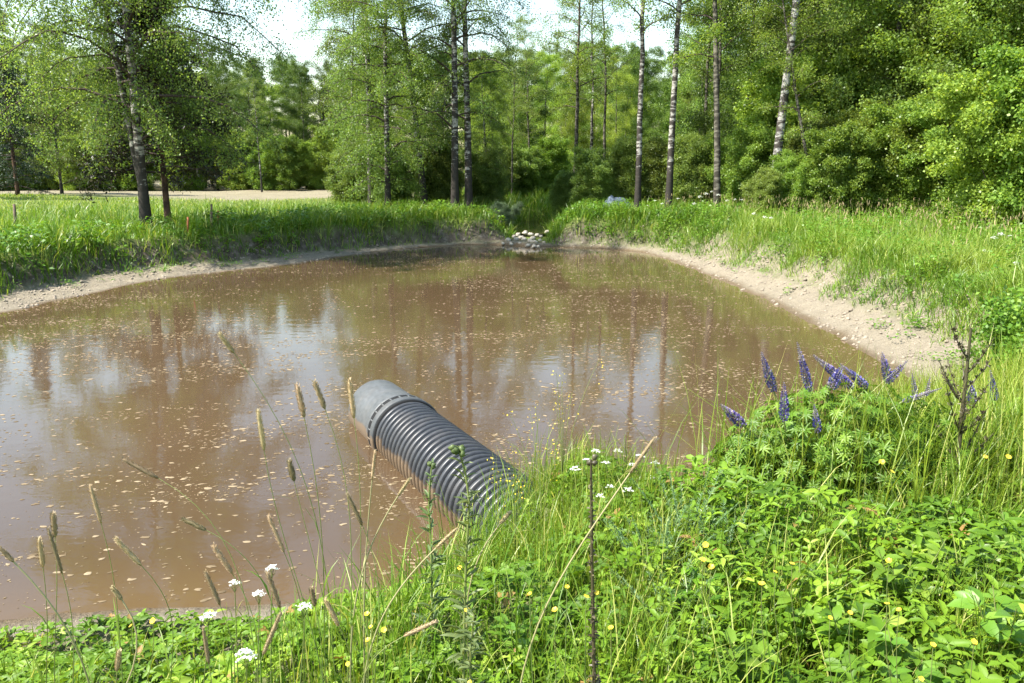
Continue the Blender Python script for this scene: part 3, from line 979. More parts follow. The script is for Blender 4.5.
# the far edge of the field
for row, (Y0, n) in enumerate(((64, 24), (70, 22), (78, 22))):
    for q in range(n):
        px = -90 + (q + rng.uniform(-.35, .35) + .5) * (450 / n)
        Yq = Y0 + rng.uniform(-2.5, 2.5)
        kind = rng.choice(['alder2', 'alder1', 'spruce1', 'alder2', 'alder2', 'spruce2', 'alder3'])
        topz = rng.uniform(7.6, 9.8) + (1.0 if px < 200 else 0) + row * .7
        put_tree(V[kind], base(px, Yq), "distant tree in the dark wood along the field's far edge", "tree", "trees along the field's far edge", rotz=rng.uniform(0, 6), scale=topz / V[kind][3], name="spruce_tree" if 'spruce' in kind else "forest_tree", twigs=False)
for px, Y, kind, s, lab in ((18, 46, 'spruce1', .8, "dark spruce out on the field beyond the leaning fence post"), (62, 50, 'alder2', .8, "dark broad-leaved tree on the field behind the weeping birch's twigs"),
                            (-40, 40, 'alder2', .65, "broad-leaved tree cut off by the picture's edge beyond the fence post"), (262, 58, 'slim1', .6, "lone slim birch with a thin pale trunk before the dark field-edge wood")):
    put_tree(V[kind], base(px, Y), lab, "tree", None, rotz=rng.uniform(0, 6), scale=s, name="spruce_tree" if 'spruce' in kind else "forest_tree")


# ------------------------------------------------------------------ grass (countless)
def sample(n, x0, x1, y0, y1, g, power=None):
    x = g.uniform(x0, x1, n)
    y = g.uniform(y0, y1, n) if power is None else y0 + (y1 - y0) * g.random(n) ** power
    return x, y


def in_view(x, y, pad=60):
    z = .8
    d = y * CP + (CAM_H - z) * SP
    px = 512 + x / d * FPX
    return (px > -pad) & (px < W + pad)


def grow_grass(g, x, y, hmin, hmax, wid, bend, veg0, nseg, dry=.06, mb=None, clump=.55, lush=0.):
    z, sand, earth, pale, d, dd, sw, bw = terrain(x, y)
    fr = (dd - sw) / bw
    dens = sstep(veg0, veg0 + .55, fr + (vnoise(x, y, .5, 31) - .5) * .9)
    dit = ditch_d(x, y)
    k = (g.random(len(x)) < dens) & (d > .06) & (dit > .55) & in_view(x, y)
    x, y, z, fr = x[k], y[k], z[k], fr[k]
    n = len(x)
    hn = vnoise(x, y, clump, 33, 2)
    h = (hmin + (hmax - hmin) * sstep(.2, .85, hn)) * g.uniform(.6, 1.15, n) * (.45 + .55 * sstep(veg0, veg0 + .9, fr))
    v = np.clip(.42 + lush + g.normal(0, .15, n) + (vnoise(x, y, 1.1, 35) - .5) * 1.0, 0, .86)
    dr = g.random(n) < dry
    v[dr] = g.uniform(.86, 1, dr.sum())
    az = g.uniform(0, 2 * pi, n)
    mb = mb or MB()
    add_blades(mb, np.stack([x, y, z - .02], -1), az, h, wid * g.uniform(.6, 1.3, n) * (1 + .0 * y), np.abs(g.normal(bend, .35, n)), v, nseg, g)
    return mb


g = np.random.default_rng(101)
# left and far banks
x, y = sample(150000, -17, 8.5, 13, 33, g)
d = shore(x, y)[0]
k = (d > 0) & ((x < 2) | (y > 20)) & (g.random(len(x)) < np.clip(1.25 - d / 9, .15, 1))
mb = grow_grass(g, x[k], y[k], .22, .70, .02, .8, -.15, 2, dry=.10, lush=.05)
x, y = sample(26000, -40, -4, 27, 50, g)
k = y < 41 + np.maximum(0, -x - 15) * .45
grow_grass(g, x[k], y[k], .10, .22, .03, .6, .2, 2, dry=.3, mb=mb, lush=.2)
x, y = sample(16000, -4, 7, 31.5, 41, g)
grow_grass(g, x, y, .45, .85, .03, .6, .0, 2, dry=.12, mb=mb, lush=.1)
tag(link("grass", mb.mesh("bank_grass", M['grass'])), "tall green grass along the field-side and far banks of the pond", "grass", kind="stuff")
# meadow on the sunny bank
x, y = sample(360000, 2.2, 19, 6.5, 25, g, 1.2)
d = shore(x, y)[0]
k = (d > 0) & (g.random(len(x)) < np.clip(1.3 - y / 40, .3, 1))
mb = grow_grass(g, x[k], y[k], .18, .60, .0095, .95, -.12, 2, dry=.09, lush=.14)
# flowering stalks with brownish tops
x, y = sample(2600, 4, 19, 11, 25, g)
z, *_r, d, dd, sw, bw = terrain(x, y)
k = (dd > sw + bw * .9)
x, y, z = x[k], y[k], z[k]
n = len(x)
hh = g.uniform(.5, .85, n)
add_blades(mb, np.stack([x, y, z], -1), g.uniform(0, 6.3, n), hh, np.full(n, .007), np.abs(g.normal(.2, .15, n)), np.full(n, .9), 3, g)
tag(link("grass", mb.mesh("meadow_grass", M['grass'])), "tall meadow grass sloping down to the pale sand strip", "grass", kind="stuff")
mb = MB()
az = g.uniform(0, 6.3, n)
pp = np.stack([x + .04 * np.cos(az), y + .04 * np.sin(az), z + hh * .86], -1)
add_leaves(mb, T_LAN, pp, nrm(np.stack([.3 * np.cos(az), .3 * np.sin(az), 1 + 0 * az], -1)), g.normal(0, 1, (n, 3)), g.uniform(.06, .12, n), .014, g.uniform(0, .6, n))
tag(link("grass", mb.mesh("seed_heads", M['timothy'])), "brownish seed heads over the meadow grass before the bushes", "grass", kind="stuff")

# broad weeds mixed in on the banks
mb = MB()


def weeds(g, x, y, hmax, per, lsize, mb, veg=.35, T=T_OVA, pro=1.):
    z, sand, earth, pale, d, dd, sw, bw = terrain(x, y)
    k = ((dd - sw) / bw > veg) & (d > .1) & in_view(x, y) & (ditch_d(x, y) > .9)
    x, y, z = x[k], y[k], z[k]
    n = len(x)
    hh = hmax * g.uniform(.5, 1.1, n)
    i = np.repeat(np.arange(n), per)
    m = len(i)
    t = g.random(m) ** .7
    az = g.uniform(0, 6.3, m)
    r = g.random(m) * .55 * hh[i] * (1.1 - .6 * t) * pro
    P = np.stack([x[i] + r * np.cos(az), y[i] + r * np.sin(az), z[i] + hh[i] * t], -1)
    D = np.stack([np.cos(az), np.sin(az), g.normal(.1, .35, m)], -1)
    Nn = g.normal(0, .4, (m, 3)) + np.array([0, 0, 1])
    ls = lsize * g.uniform(.6, 1.2, m)
    add_leaves(mb, T, P, D, Nn, ls, ls * g.uniform(.45, .75, m), np.clip(.5 + g.normal(0, .16, m) + np.repeat(g.normal(0, .16, n), per), 0, 1))


x, y = sample(900, -13, 0, 14, 27, g)
k = shore(x, y)[0] < 3
weeds(g, x[k], y[k], .5, 34, .11, mb, .25, T_DIA)
x, y = sample(500, 0, 9, 22, 28, g)
weeds(g, x, y, .5, 42, .085, mb, .2, T_DIA)
x, y = sample(2600, 4.0, 16, 7.5, 24, g)
k = (vnoise(x, y, 1.5, 41) > .46)
weeds(g, x[k], y[k], .55, 36, .06, mb, .2, T_DIA, .8)
x, y = sample(9000, -11, 9, 6, 25, g)
k = (vnoise(x, y, .8, 43) > .53) & (shore(x, y)[0] > .35)
weeds(g, x[k], y[k], .15, 14, .045, mb, -.75, T_DIA, 1.6)
tag(link("undergrowth", mb.mesh("bank_weeds", M['herb'])), "broad-leaved weeds growing through the grass of the far banks", "weeds", kind="stuff")

# gravel and clods on the bare strips
x, y = sample(120000, -11.5, 9.5, 2.6, 26, g)
z, sand, earth, pale, d, dd, sw, bw = terrain(x, y)
k = (d > .02) & (dd < sw + .8 * bw) & in_view(x, y) & (g.random(len(x)) < .5 * (vnoise(x, y, .5, 51) > .45) + .12) & ((y > 6) | (g.random(len(x)) < .9))
x, y, z = x[k], y[k], z[k]
n = len(x)
r = (.006 + .035 * g.random(n) ** 4) * np.where(y < 6, .6, 1)
bigc = g.random(n) < .16
r[bigc] = np.where(y[bigc] < 6, .02, 1) * g.uniform(.02, .055, bigc.sum()) * np.where(y[bigc] < 6, 1, 1)
octv = np.array([[1, 0, 0], [0, 1, 0], [-1, 0, 0], [0, -1, 0], [0, 0, .7], [0, 0, -.7]])
v = np.stack([x, y, z], -1)[:, None] + octv[None] * r[:, None, None] * g.uniform(.6, 1.3, (n, 6, 1))
tri = np.array([[0, 1, 4], [1, 2, 4], [2, 3, 4], [3, 0, 4], [1, 0, 5], [2, 1, 5], [3, 2, 5], [0, 3, 5]])
mb = MB()
mb.add(v.reshape(-1, 3), [(tri[None] + (np.arange(n) * 6)[:, None, None]).reshape(-1, 3)])
tag(link("gravel", mb.mesh("gravel", M['gravel'])), "small stones and clods scattered on the bare strips by the water", "gravel", kind="stuff")

# ------------------------------------------------------------------ near bank: ground cover and grass
g = np.random.default_rng(202)


def cover_height(x, y):
    return .05 + .09 * vnoise(x, y, .5, 61) + sstep(-.9, 1.0, x) * (.06 + .20 * vnoise(x, y, .45, 62))


x, y = sample(70000, -3.6, 5.2, 1.25, 7.2, g, 1.25)
z, sand, earth, pale, d, dd, sw, bw = terrain(x, y)
k = (g.random(len(x)) < .35 + .65 * sstep(.36, .56, vnoise(x, y, .22, 66))) & (d > .05) & (dd > np.where(x > -.95, 0, 1) * (.7 * sw + .02 * bw) + .2 * (vnoise(x, y, .35, 63) - .4)) & (np.abs(x) < y * .75 + .5) & (y < 4.2 + .9 * np.maximum(x, 0))
x, y, z = x[k], y[k], z[k]
ch = cover_height(x, y) * (.7 + .75 * vnoise(x, y, .25, 67)) * (.3 + .7 * sstep(.3, 2.0, d[k] + .8 * (x < .1)))
n = len(x)
t = g.random(n) ** .55
cz = z + ch * t
# trefoils: three leaflets on one point
kind = vnoise(x, y, .5, 64) + .25 * sstep(-.5, .8, x) + g.normal(0, .06, n)
mb_r, mb_o = MB(), MB()
for sel, T, size, asp in ((kind < .52, T_RND, .020, .85), ((kind >= .52) & (kind < .68), T_OVA, .036, .60), (kind >= .68, T_LAN, .042, .34)):
    xs, ys, zs = x[sel], y[sel], cz[sel]
    m = len(xs)
    if not m:
        continue
    tilt = g.normal(0, .35, (m, 3)) + np.array([-.15, 0, 1])
    a0 = g.uniform(0, 6.3, m)
    sz = size * g.uniform(.5, 1.45, m) * (1 + .35 * sstep(.3, 1.6, xs))
    va = np.clip(.5 + g.normal(0, .2, m) + (vnoise(xs, ys, .3, 65) - .5) * .9, 0, .955)
    va[g.random(m) < .012] = 1.0
    lf = 3
    for q in range(lf):
        a = a0 + q * 2.094 + g.normal(0, .15, m)
        D = np.stack([np.cos(a), np.sin(a), g.normal(.0, .2, m)], -1)
        nn = nrm(tilt)
        D = D - nn * (D * nn).sum(1, keepdims=True)
        add_leaves(mb_r, T, np.stack([xs, ys, zs], -1), D, nn + g.normal(0, .15, (m, 3)), sz, sz * asp, va)
# stalks under the leaves
sel = g.random(n) < .35
xs, ys = x[sel], y[sel]
top = np.stack([xs, ys, cz[sel]], -1)
bot = np.stack([xs + g.normal(0, .03, len(xs)), ys + g.normal(0, .03, len(xs)), z[sel] - .01], -1)
add_paths(mb_r, np.stack([bot, (bot + top) / 2 + g.normal(0, .008, bot.shape), top], 1), np.full((len(xs), 3), .0011), 3, a=.6)
tag(link("ground_cover", mb_r.mesh("ground_cover", M['cover'])), "low carpet of clover and other small-leaved plants on the near bank", "ground cover", kind="stuff")

x, y = sample(95000, -3.4, 5.6, 1.3, 8.0, g, 1.2)
k = (np.abs(x) < y * .75 + .6) & (g.random(len(x)) < .25 + .75 * sstep(-1.2, .6, x)) & (vnoise(x, y, .6, 71) + .35 * sstep(1.6, 3, x) > .38)
x, y = x[k], y[k]
z, sand, earth, pale, d, dd, sw, bw = terrain(x, y)
k = (d > .05) & (dd > np.where(x > -.95, 0, 1) * (.6 * sw))
x, y, z = x[k], y[k], z[k]
n = len(x)
hh = (.17 + .26 * vnoise(x, y, .5, 72) + .2 * sstep(2.2, 3.4, x)) * g.uniform(.6, 1.3, n) * (.55 + .45 * sstep(-1.2, .5, x)) * (.4 + .6 * sstep(.2, 1.4, d[k] + 2 * sstep(2.2, 2.8, x) + .4 * (x < .2)))
v = np.clip(.45 + g.normal(0, .17, n) + .22 * sstep(2.2, 3.2, x), 0, .88)
dr = g.random(n) < .12
v[dr] = g.uniform(.88, 1, dr.sum())
mb = MB()
add_blades(mb, np.stack([x, y, z - .01], -1), g.uniform(0, 6.3, n), hh, .0045 * g.uniform(.6, 1.5, n), np.abs(g.normal(.6, .45, n)), v, 4, g)
tag(link("grass", mb.mesh("near_grass", M['grass'])), "fine grass blades mixed into the carpet of the near bank", "grass", kind="stuff")


# ------------------------------------------------------------------ single plants of the near bank
def bez(p0, p1, p2, p3, k=10):
    t = np.linspace(0, 1, k)[:, None]
    return (1 - t) ** 3 * p0 + 3 * (1 - t) ** 2 * t * p1 + 3 * (1 - t) * t * t * p2 + t ** 3 * p3


def spike_head(mb, A, B, r, g, taper=.35, n=None):
    """a bristly grass head between two points"""
    A, B = np.asarray(A), np.asarray(B)
    L = np.linalg.norm(B - A)
    ts = np.linspace(0, 1, 9)
    prof = r * np.array([.45, .85, 1, 1, 1, .97, .9, .75, taper])
    add_paths(mb, A + (B - A) * ts[:, None], prof, 8, a=.35, cap=True)
    n = n or 260
    t = g.random(n)
    th = g.uniform(0, 6.3, n)
    ax = nrm(B - A)
    u = nrm(np.cross(ax, [0.3, .2, 1.]))
    w = np.cross(ax, u)
    e = np.cos(th)[:, None] * u + np.sin(th)[:, None] * w
    rr = np.interp(t, ts, prof)
    add_leaves(mb, T_DIA, A + (B - A) * t[:, None] + e * rr[:, None] * .8, nrm(ax * 1.0 + e * .8), e + g.normal(0, .2, (n, 3)), r * 1.5, r * .3, g.uniform(.15, 1, n))


def place_local(root_pt, P):
    return np.asarray(P) - root_pt


def grass_culm(name, label, cat, group, tip, tail, foot_px, Y, g, rhead=.0042, leafn=2, head=True, mat='timothy', rs=1., va=(.2, .55)):
    """a flowering grass: head from tip to tail (pixels), stem on to a foot on the ground at that distance"""
    A = at(*tip, Y)
    B = at(*tail, Y)
    fy = Y + g.uniform(-.12, .12)
    foot = base(foot_px, fy)
    root = link(name, None, loc=foot)
    tag(root, label, cat, group)
    dirn = nrm(B - A)
    if A[2] < B[2]:
        dirn = np.array([0, 0, -1.])
    L = np.linalg.norm(foot - B)
    path = bez(foot, foot + np.array([0, 0, .45 * L]), B + dirn * .35 * L, B, 14)
    mb = MB()
    add_paths(mb, path - foot, np.linspace(.0017, .0010, 14) * rs, 5, a=np.repeat(np.linspace(va[0], va[1], 14), 5))
    link("stem", mb.mesh("stem", M['stalk'], True), root)
    if head:
        mb = MB()
        spike_head(mb, B - foot, A - foot, rhead, g)
        link("seed_head", mb.mesh("seed_head", M[mat]), root)
    for q in range(leafn):
        i = int(g.integers(2, 7))
        mb = MB()
        add_blades(mb, (path[i] - foot)[None], np.array([g.uniform(0, 6.3)]), np.array([g.uniform(.12, .24)]), np.array([.006]), np.array([g.uniform(.6, 1.4)]), np.array([.5]), 4, g)
        link("leaf", mb.mesh("leaf", M['grass']), root)
    return root


g = np.random.default_rng(303)
TIM = [
    ((219, 333), (234, 353), 335, 2.5, "long slanting timothy head, highest over the pale sky reflection"),
    ((297, 385), (304, 417), 328, 2.0, "thick upright timothy head in the middle of the tall bunch"),
    ((314, 381), (325, 409), 352, 2.3, "slim timothy head next to the thick upright one, tipped towards the pipe"),
    ((258, 410), (264, 450), 332, 2.1, "long upright timothy head over the brown water, on the bunch's pipe-less side"),
    ((349, 379), (354, 418), 362, 2.4, "narrow timothy head just beside the pipe's grey end sleeve"),
    ((289, 460), (294, 481), 338, 2.3, "short timothy head low in the middle of the tall bunch"),
    ((123, 459), (158, 478), 262, 2.2, "timothy head bent nearly flat over the foam flakes"),
    ((90, 485), (101, 523), 128, 2.2, "thin greenish timothy head alone above the near shore"),
    ((53, 513), (55, 537), 60, 2.1, "pale short timothy head, tallest of three by the picture's edge"),
    ((48, 528), (62, 573), 75, 1.9, "brown fat timothy head, largest of three by the picture's edge"),
    ((39, 538), (43, 567), 52, 2.0, "greenish timothy head, outermost of three by the picture's edge"),
    ((115, 538), (141, 565), 172, 2.2, "pale timothy head drooping over the gravelly near shore"),
    ((183, 519), (206, 530), 285, 2.4, "fine grey-green grass head lying almost level over the water"),
    ((213, 545), (232, 573), 262, 2.0, "dark purplish timothy head over the near waterline"),
    ((205, 571), (220, 605), 232, 1.9, "brown timothy head rising from the clover edge near white umbels"),
    ((268, 515), (284, 552), 305, 2.0, "stout brown timothy head between the bunch's stems and the shore"),
    ((267, 572), (280, 608), 296, 1.8, "brown timothy head standing against the umbel by the waterline"),
    ((347, 493), (362, 525), 372, 2.1, "brown timothy head in the water gap below the pipe"),
    ((281, 612), (263, 655), 256, 1.7, "greyish timothy head tilted back over the clover"),
    ((203, 628), (209, 664), 214, 1.7, "tan timothy head low against the clover carpet"),
    ((311, 588), (315, 606), 322, 1.9, "short brown timothy stub above a white umbel"),
    ((325, 599), (339, 626), 345, 1.8, "dark brown timothy head among the arching stalks"),
    ((437, 621), (404, 636), 372, 1.7, "fluffy pale timothy head hanging sideways by the spiny thistle"),
    ((119, 650), (117, 671), 122, 1.6, "short tan timothy head at the picture's bottom edge"),
]
for tip, tail, fp, Y, lab in TIM:
    grass_culm("timothy_grass", lab, "grass stalk", "timothy grasses on the near bank", tip, tail, fp, Y, g, rhead=g.uniform(.0045, .0062) * (Y / 2.0), leafn=1)
# pale arching stalks
STK = [((655, 437), (630, 473), 512, 1.9, "long pale stalk slanting across the dark withered stem"), ((410, 478), (398, 496), 352, 2.2, "pale bent stalk pointing at the pipe's ribs"),
       ((457, 528), (436, 548), 362, 2.0, "pale straight stalk crossing in front of the thistle"), ((112, 587), (122, 600), 70, 1.8, "broken whitish stalk folded over near the gravelly shore"),
       ((0, 548), (14, 562), 108, 1.8, "long whitish stalk slanting in from the picture's edge"), ((510, 512), (500, 524), 480, 2.0, "pale arched stalk curving over below the pipe's ribs"),
       ((375, 450), (372, 480), 366, 2.3, "upright yellow-green stalk before the pipe's waterline")]
for tip, tail, fp, Y, lab in STK:
    grass_culm("dry_stalk", lab, "grass stalk", "pale grass stalks on the near bank", tip, tail, fp, Y, g, rhead=.0042, leafn=1, rs=1.9, va=(.75, 1))


# long loose grass tufts that arch over the cover
def tuft(name, label, loc, n, h, g, bendm=.7, wid=.005, spread=.08, dry=.15, lush=0., group=None):
    mb = MB()
    az = g.uniform(0, 6.3, n)
    P = np.stack([g.normal(0, spread, n), g.normal(0, spread, n), np.full(n, -.02)], -1)
    v = np.clip(.45 + lush + g.normal(0, .16, n), 0, .88)
    dr = g.random(n) < dry
    v[dr] = g.uniform(.88, 1, dr.sum())
    add_blades(mb, P, az, h * g.uniform(.5, 1.15, n), wid * g.uniform(.6, 1.4, n), np.abs(g.normal(bendm, .4, n)), v, 4, g)
    o = link(name, mb.mesh(name, M['grass']), loc=loc)
    tag(o, label, "grass tuft", group)
    return o


TUF = [(345, 2.3, 40, .42, "loose grass tuft at the foot of the timothy bunch"), (395, 2.5, 36, .40, "grass tuft by the water between timothy bunch and pipe"), (300, 2.5, 30, .32, "thin grass tuft on the clover's shore side"),
       (430, 2.6, 60, .42, "thick grass tuft under the small thistle beside the pipe"), (555, 4.1, 40, .42, "feathery grass tuft where the pipe enters the bank"), (520, 3.7, 80, .40, "lush grass tuft hiding the pipe's buried end"),
       (600, 4.0, 30, .34, "grass tuft behind the withered stem by the white yarrow"), (480, 3.0, 60, .36, "grass tuft spilling in front of the pipe's ribs"), (245, 2.3, 24, .34, "sparse grass tuft beside the white umbels"), (90, 2.1, 22, .34, "sparse grass tuft by the edge where pale stalks cross"),
       (640, 3.2, 60, .36, "grass tuft in front of the feathery grey-green plants"), (700, 4.4, 40, .30, "grass tuft at the sandy edge beside the lupin clump"), (415, 2.9, 70, .42, "grass tuft between the bunch and the bushy thistle at the waterline"), (455, 3.1, 70, .38, "grass tuft right under the pipe's waterline"), (405, 2.4, 60, .40, "yellowish grass tuft below the bushy thistle"), (470, 3.5, 120, .5, "dense grass tuft hiding the pipe's lower ribs"), (500, 3.8, 130, .5, "dense grass tuft before the pipe's last visible ribs"), (445, 3.35, 90, .42, "grass tuft under the pipe between both thistles"), (545, 4.4, 130, .5, "dense grass tuft over the pipe's buried end"), (522, 4.25, 130, .46, "dense grass tuft leaning on the pipe's last ribs"), (490, 4.1, 110, .42, "grass tuft against the pipe's flank near the bank"), (360, 2.6, 50, .45, "grass tuft at the waterline behind the timothy bunch"), (380, 1.9, 40, .36, "grass tuft among arching stalks at the picture's bottom")]
for q in range(34):
    px = g.uniform(360, 1010)
    TUF.append((px, g.uniform(1.7, 3.2), int(g.uniform(18, 40)), g.uniform(.34, .55), "loose grass tuft standing out of the leafy carpet"))
for px, Y, n, h, lab in TUF:
    tuft("grass_tuft", lab, base(px, Y), n, h, g, group="grass tufts on the near bank")
for q, (px, Y, n, h, lab) in enumerate(((985, 4.3, 170, .75, "tall yellow-green grass tuft behind the brown dead stem"), (1020, 4.0, 170, .8, "tall yellow-green grass tuft at the picture's edge by the slope"), (945, 3.9, 120, .62, "upright grass tuft between the lupin clump and the dead stem"),
                                        (1010, 5.2, 150, .7, "tall grass tuft before the leafy shrub on the slope"), (975, 3.5, 110, .6, "grass tuft at the foot of the dead stem"))):
    tuft("grass_tuft", lab, base(px, Y), n, h, g, bendm=.55, spread=.14, lush=.24, wid=.006, group="grass tufts on the near bank")


# umbels and small flowers
def umbel(loc, top, r, label, g, cat="flower", group=None, name="white_umbel", heads=9, flat=.25):
    root = link(name, None, loc=loc)
    tag(root, label, cat, group)
    top = np.asarray(top) - loc
    mb = MB()
    add_paths(mb, bez(np.zeros(3), top * [.2, .2, .5], top * [.8, .8, .7], top * [1, 1, .93], 8), np.linspace(.0022, .0014, 8), 5)
    link("stem", mb.mesh("stem", M['stalk'], True), root)
    mb, rb = MB(), MB()
    hub = top * [1, 1, .93]
    for q in range(heads):
        a, rr = q * 2.4, r * math.sqrt((q + .3) / heads)
        c = top + np.array([rr * cos(a), rr * sin(a), g.normal(0, r * .1) - flat * rr * rr / r])
        add_paths(rb, np.stack([hub, c]), np.full(2, .0007), 3)
        m = 16
        o = g.normal(0, r * .14, (m, 3)) * [1, 1, .35]
        add_leaves(mb, T_RND, c + o, nrm(g.normal(0, 1, (m, 3)) * [1, 1, .3]), g.normal(0, .35, (m, 3)) + [0, 0, 1], r * .22, r * .2, g.uniform(.3, 1, m))
    link("petals", mb.mesh("petals", M['white_petal']), root)
    link("ray_stalk", rb.mesh("ray_stalk", M['stalk']), root)
    return root


UMB = [(271, 567, 2.2, .017, "white umbel by the waterline, highest of the clover edge"), (234, 582, 2.2, .016, "white umbel at the clover's edge beside the dark timothy"), (258, 593, 2.1, .016, "white umbel between two timothy heads at the clover's edge"),
       (304, 605, 2.0, .018, "white umbel beneath the short timothy stub"), (207, 614, 1.9, .019, "white umbel pressed against a tan timothy head"), (245, 653, 1.7, .023, "large loose white umbel low in the clover")]
for px, py, Y, r, lab in UMB:
    t = at(px, py, Y)
    lo = base(px + g.uniform(-8, 8), Y + .02)
    umbel(lo, t, r, lab, g, group="white umbels on the near bank")
YAR = [(587, 459, 3.9), (596, 450, 4.0), (618, 450, 4.2), (640, 455, 4.1), (632, 464, 4.0), (655, 462, 4.0), (606, 462, 3.9), (575, 468, 3.8), (610, 486, 3.6), (600, 495, 3.5), (655, 478, 3.9), (662, 490, 3.7), (628, 489, 3.6)]
for px, py, Y in YAR:
    umbel(base(px + g.uniform(-6, 6), Y), at(px, py, Y), g.uniform(.018, .028), "small white yarrow flower between the withered stem and the feathery plants", g, group="white yarrow by the pond edge", name="yarrow_flower", heads=7)
FAR = [(700, 196, 21.5), (706, 193, 21.5), (712, 191, 21.8), (718, 194, 21.5), (694, 203, 21), (727, 200, 21.3), (735, 199, 20.5), (742, 199, 20.4), (754, 213, 19.5), (765, 216, 18), (771, 217, 18), (655, 200, 24), (662, 203, 24), (648, 205, 24), (678, 198, 23), (994, 236, 13), (1001, 233, 13), (1010, 235, 12.6), (985, 250, 12.4), (1016, 262, 11)]
for px, py, Y in FAR:
    meadow = px > 900
    umbel(base(px, Y), at(px, py, Y), g.uniform(.035, .06), "white umbel above the meadow grass near the large-leaved bush" if meadow else "white umbel in the tall grass under the far-bank trunks", g,
          group="white umbels in the meadow" if meadow else "white umbels on the far bank", name="white_umbel", heads=8, flat=.6)


def buttercup(loc, top, r, label, g, group):
    root = link("buttercup", None, loc=loc)
    tag(root, label, "flower", group)
    top = np.asarray(top) - loc
    mb = MB()
    add_paths(mb, bez(np.zeros(3), top * [0, 0, .5], top * [1, 1, .6], top, 7), np.full(7, .0011), 4)
    link("stem", mb.mesh("stem", M['stalk'], True), root)
    mb = MB()
    a = np.arange(5) / 5 * 2 * pi + g.uniform(0, 6)
    nn = nrm(np.array([g.normal(-.2, .3), g.normal(-.4, .3), 1.]))
    D = np.stack([np.cos(a), np.sin(a), 0 * a], -1)
    D = nrm(D - (D @ nn)[:, None] * nn) + nn * .35
    add_leaves(mb, T_RND, np.repeat(top[None], 5, 0), D, np.repeat(nn[None], 5, 0), r, r * 1.0, g.uniform(.3, 1, 5))
    link("petals", mb.mesh("petals", M['yellow_petal']), root)
    return root


BUT = [(367, 614, 1.9), (371, 627, 1.85), (368, 640, 1.8), (384, 630, 1.85), (348, 664, 1.65), (131, 626, 2.0), (153, 621, 2.1), (530, 594, 1.9), (555, 610, 1.85), (567, 587, 2.0), (586, 597, 1.95), (597, 593, 1.95), (611, 628, 1.75), (703, 560, 2.2), (711, 567, 2.2),
       (850, 613, 1.85), (830, 618, 1.85), (887, 604, 1.9), (899, 610, 1.9), (933, 645, 1.65), (974, 642, 1.65), (921, 679, 1.5), (792, 564, 2.2), (775, 572, 2.15), (762, 584, 2.1), (889, 561, 2.2), (706, 545, 2.5), (882, 462, 3.6), (892, 472, 3.5), (1008, 457, 3.6), (985, 457, 3.7), (467, 610, 1.9), (460, 568, 2.2), (470, 683, 1.6)]
for px, py, Y in BUT:
    t = at(px, py, Y)
    lo = base(px + g.uniform(-10, 10), Y + .05)
    if lo[2] > t[2] - .02:
        lo[2] = t[2] - .08
    buttercup(lo, t, g.uniform(.0065, .0095) * Y / 2, "small yellow buttercup in the green cover of the near bank", g, "yellow buttercups on the near bank")


# taller weeds
def weed(name, label, path, g, n, lsize, lasp, mat_s, mat_l, r0=.006, T=T_LAN, up=.7, bud=None, group=None, jit=.01, tmin=.05, cat="weed", leaf_part="foliage", va=(.2, .8)):
    path = np.asarray(path)
    foot = path[0]
    root = link(name, None, loc=foot)
    tag(root, label, cat, group)
    P = path - foot
    k = len(P)
    mb = MB()
    add_paths(mb, P, np.linspace(r0, r0 * .5, k), 6)
    link("stem", mb.mesh("stem", M[mat_s], True), root)
    mb = MB()
    t = tmin + (1 - tmin) * g.random(n)
    x_ = t * (k - 1)
    i0 = np.minimum(x_.astype(int), k - 2)
    pos = P[i0] + (P[i0 + 1] - P[i0]) * (x_ - i0)[:, None] + g.normal(0, jit, (n, 3))
    az = np.arange(n) * 2.4 + g.normal(0, .3, n)
    D = np.stack([np.cos(az), np.sin(az), up + g.normal(0, .25, n)], -1)
    ls = lsize * g.uniform(.5, 1.2, n) * (1.15 - .65 * t)
    add_leaves(mb, T, pos, D, g.normal(0, .35, (n, 3)) + [0, 0, 1], ls, ls * lasp, g.uniform(*va, n))
    link(leaf_part, mb.mesh(leaf_part, M[mat_l]), root)
    if bud:
        mb = MB()
        for q in range(bud[0]):
            blob(mb, P[-1] + g.normal(0, bud[1] * .9, 3) + [0, 0, -bud[1] * .3], bud[1], g, 7, 5, .18, a=g.uniform(.1, .7))
        link("flower_bud", mb.mesh("flower_bud", M[mat_l], True), root)
    return root


def px_path(pts, Y, k=10, foot=None):
    P = [at(a, b, Y) for a, b in pts]
    P = np.array(P)
    if foot is not None:
        P = np.concatenate([[base(foot, Y)], P])
    s = np.concatenate([[0], np.cumsum(np.linalg.norm(np.diff(P, axis=0), axis=1))])
    u = np.linspace(0, s[-1], k)
    return np.stack([np.interp(u, s, P[:, c]) for c in range(3)], -1)


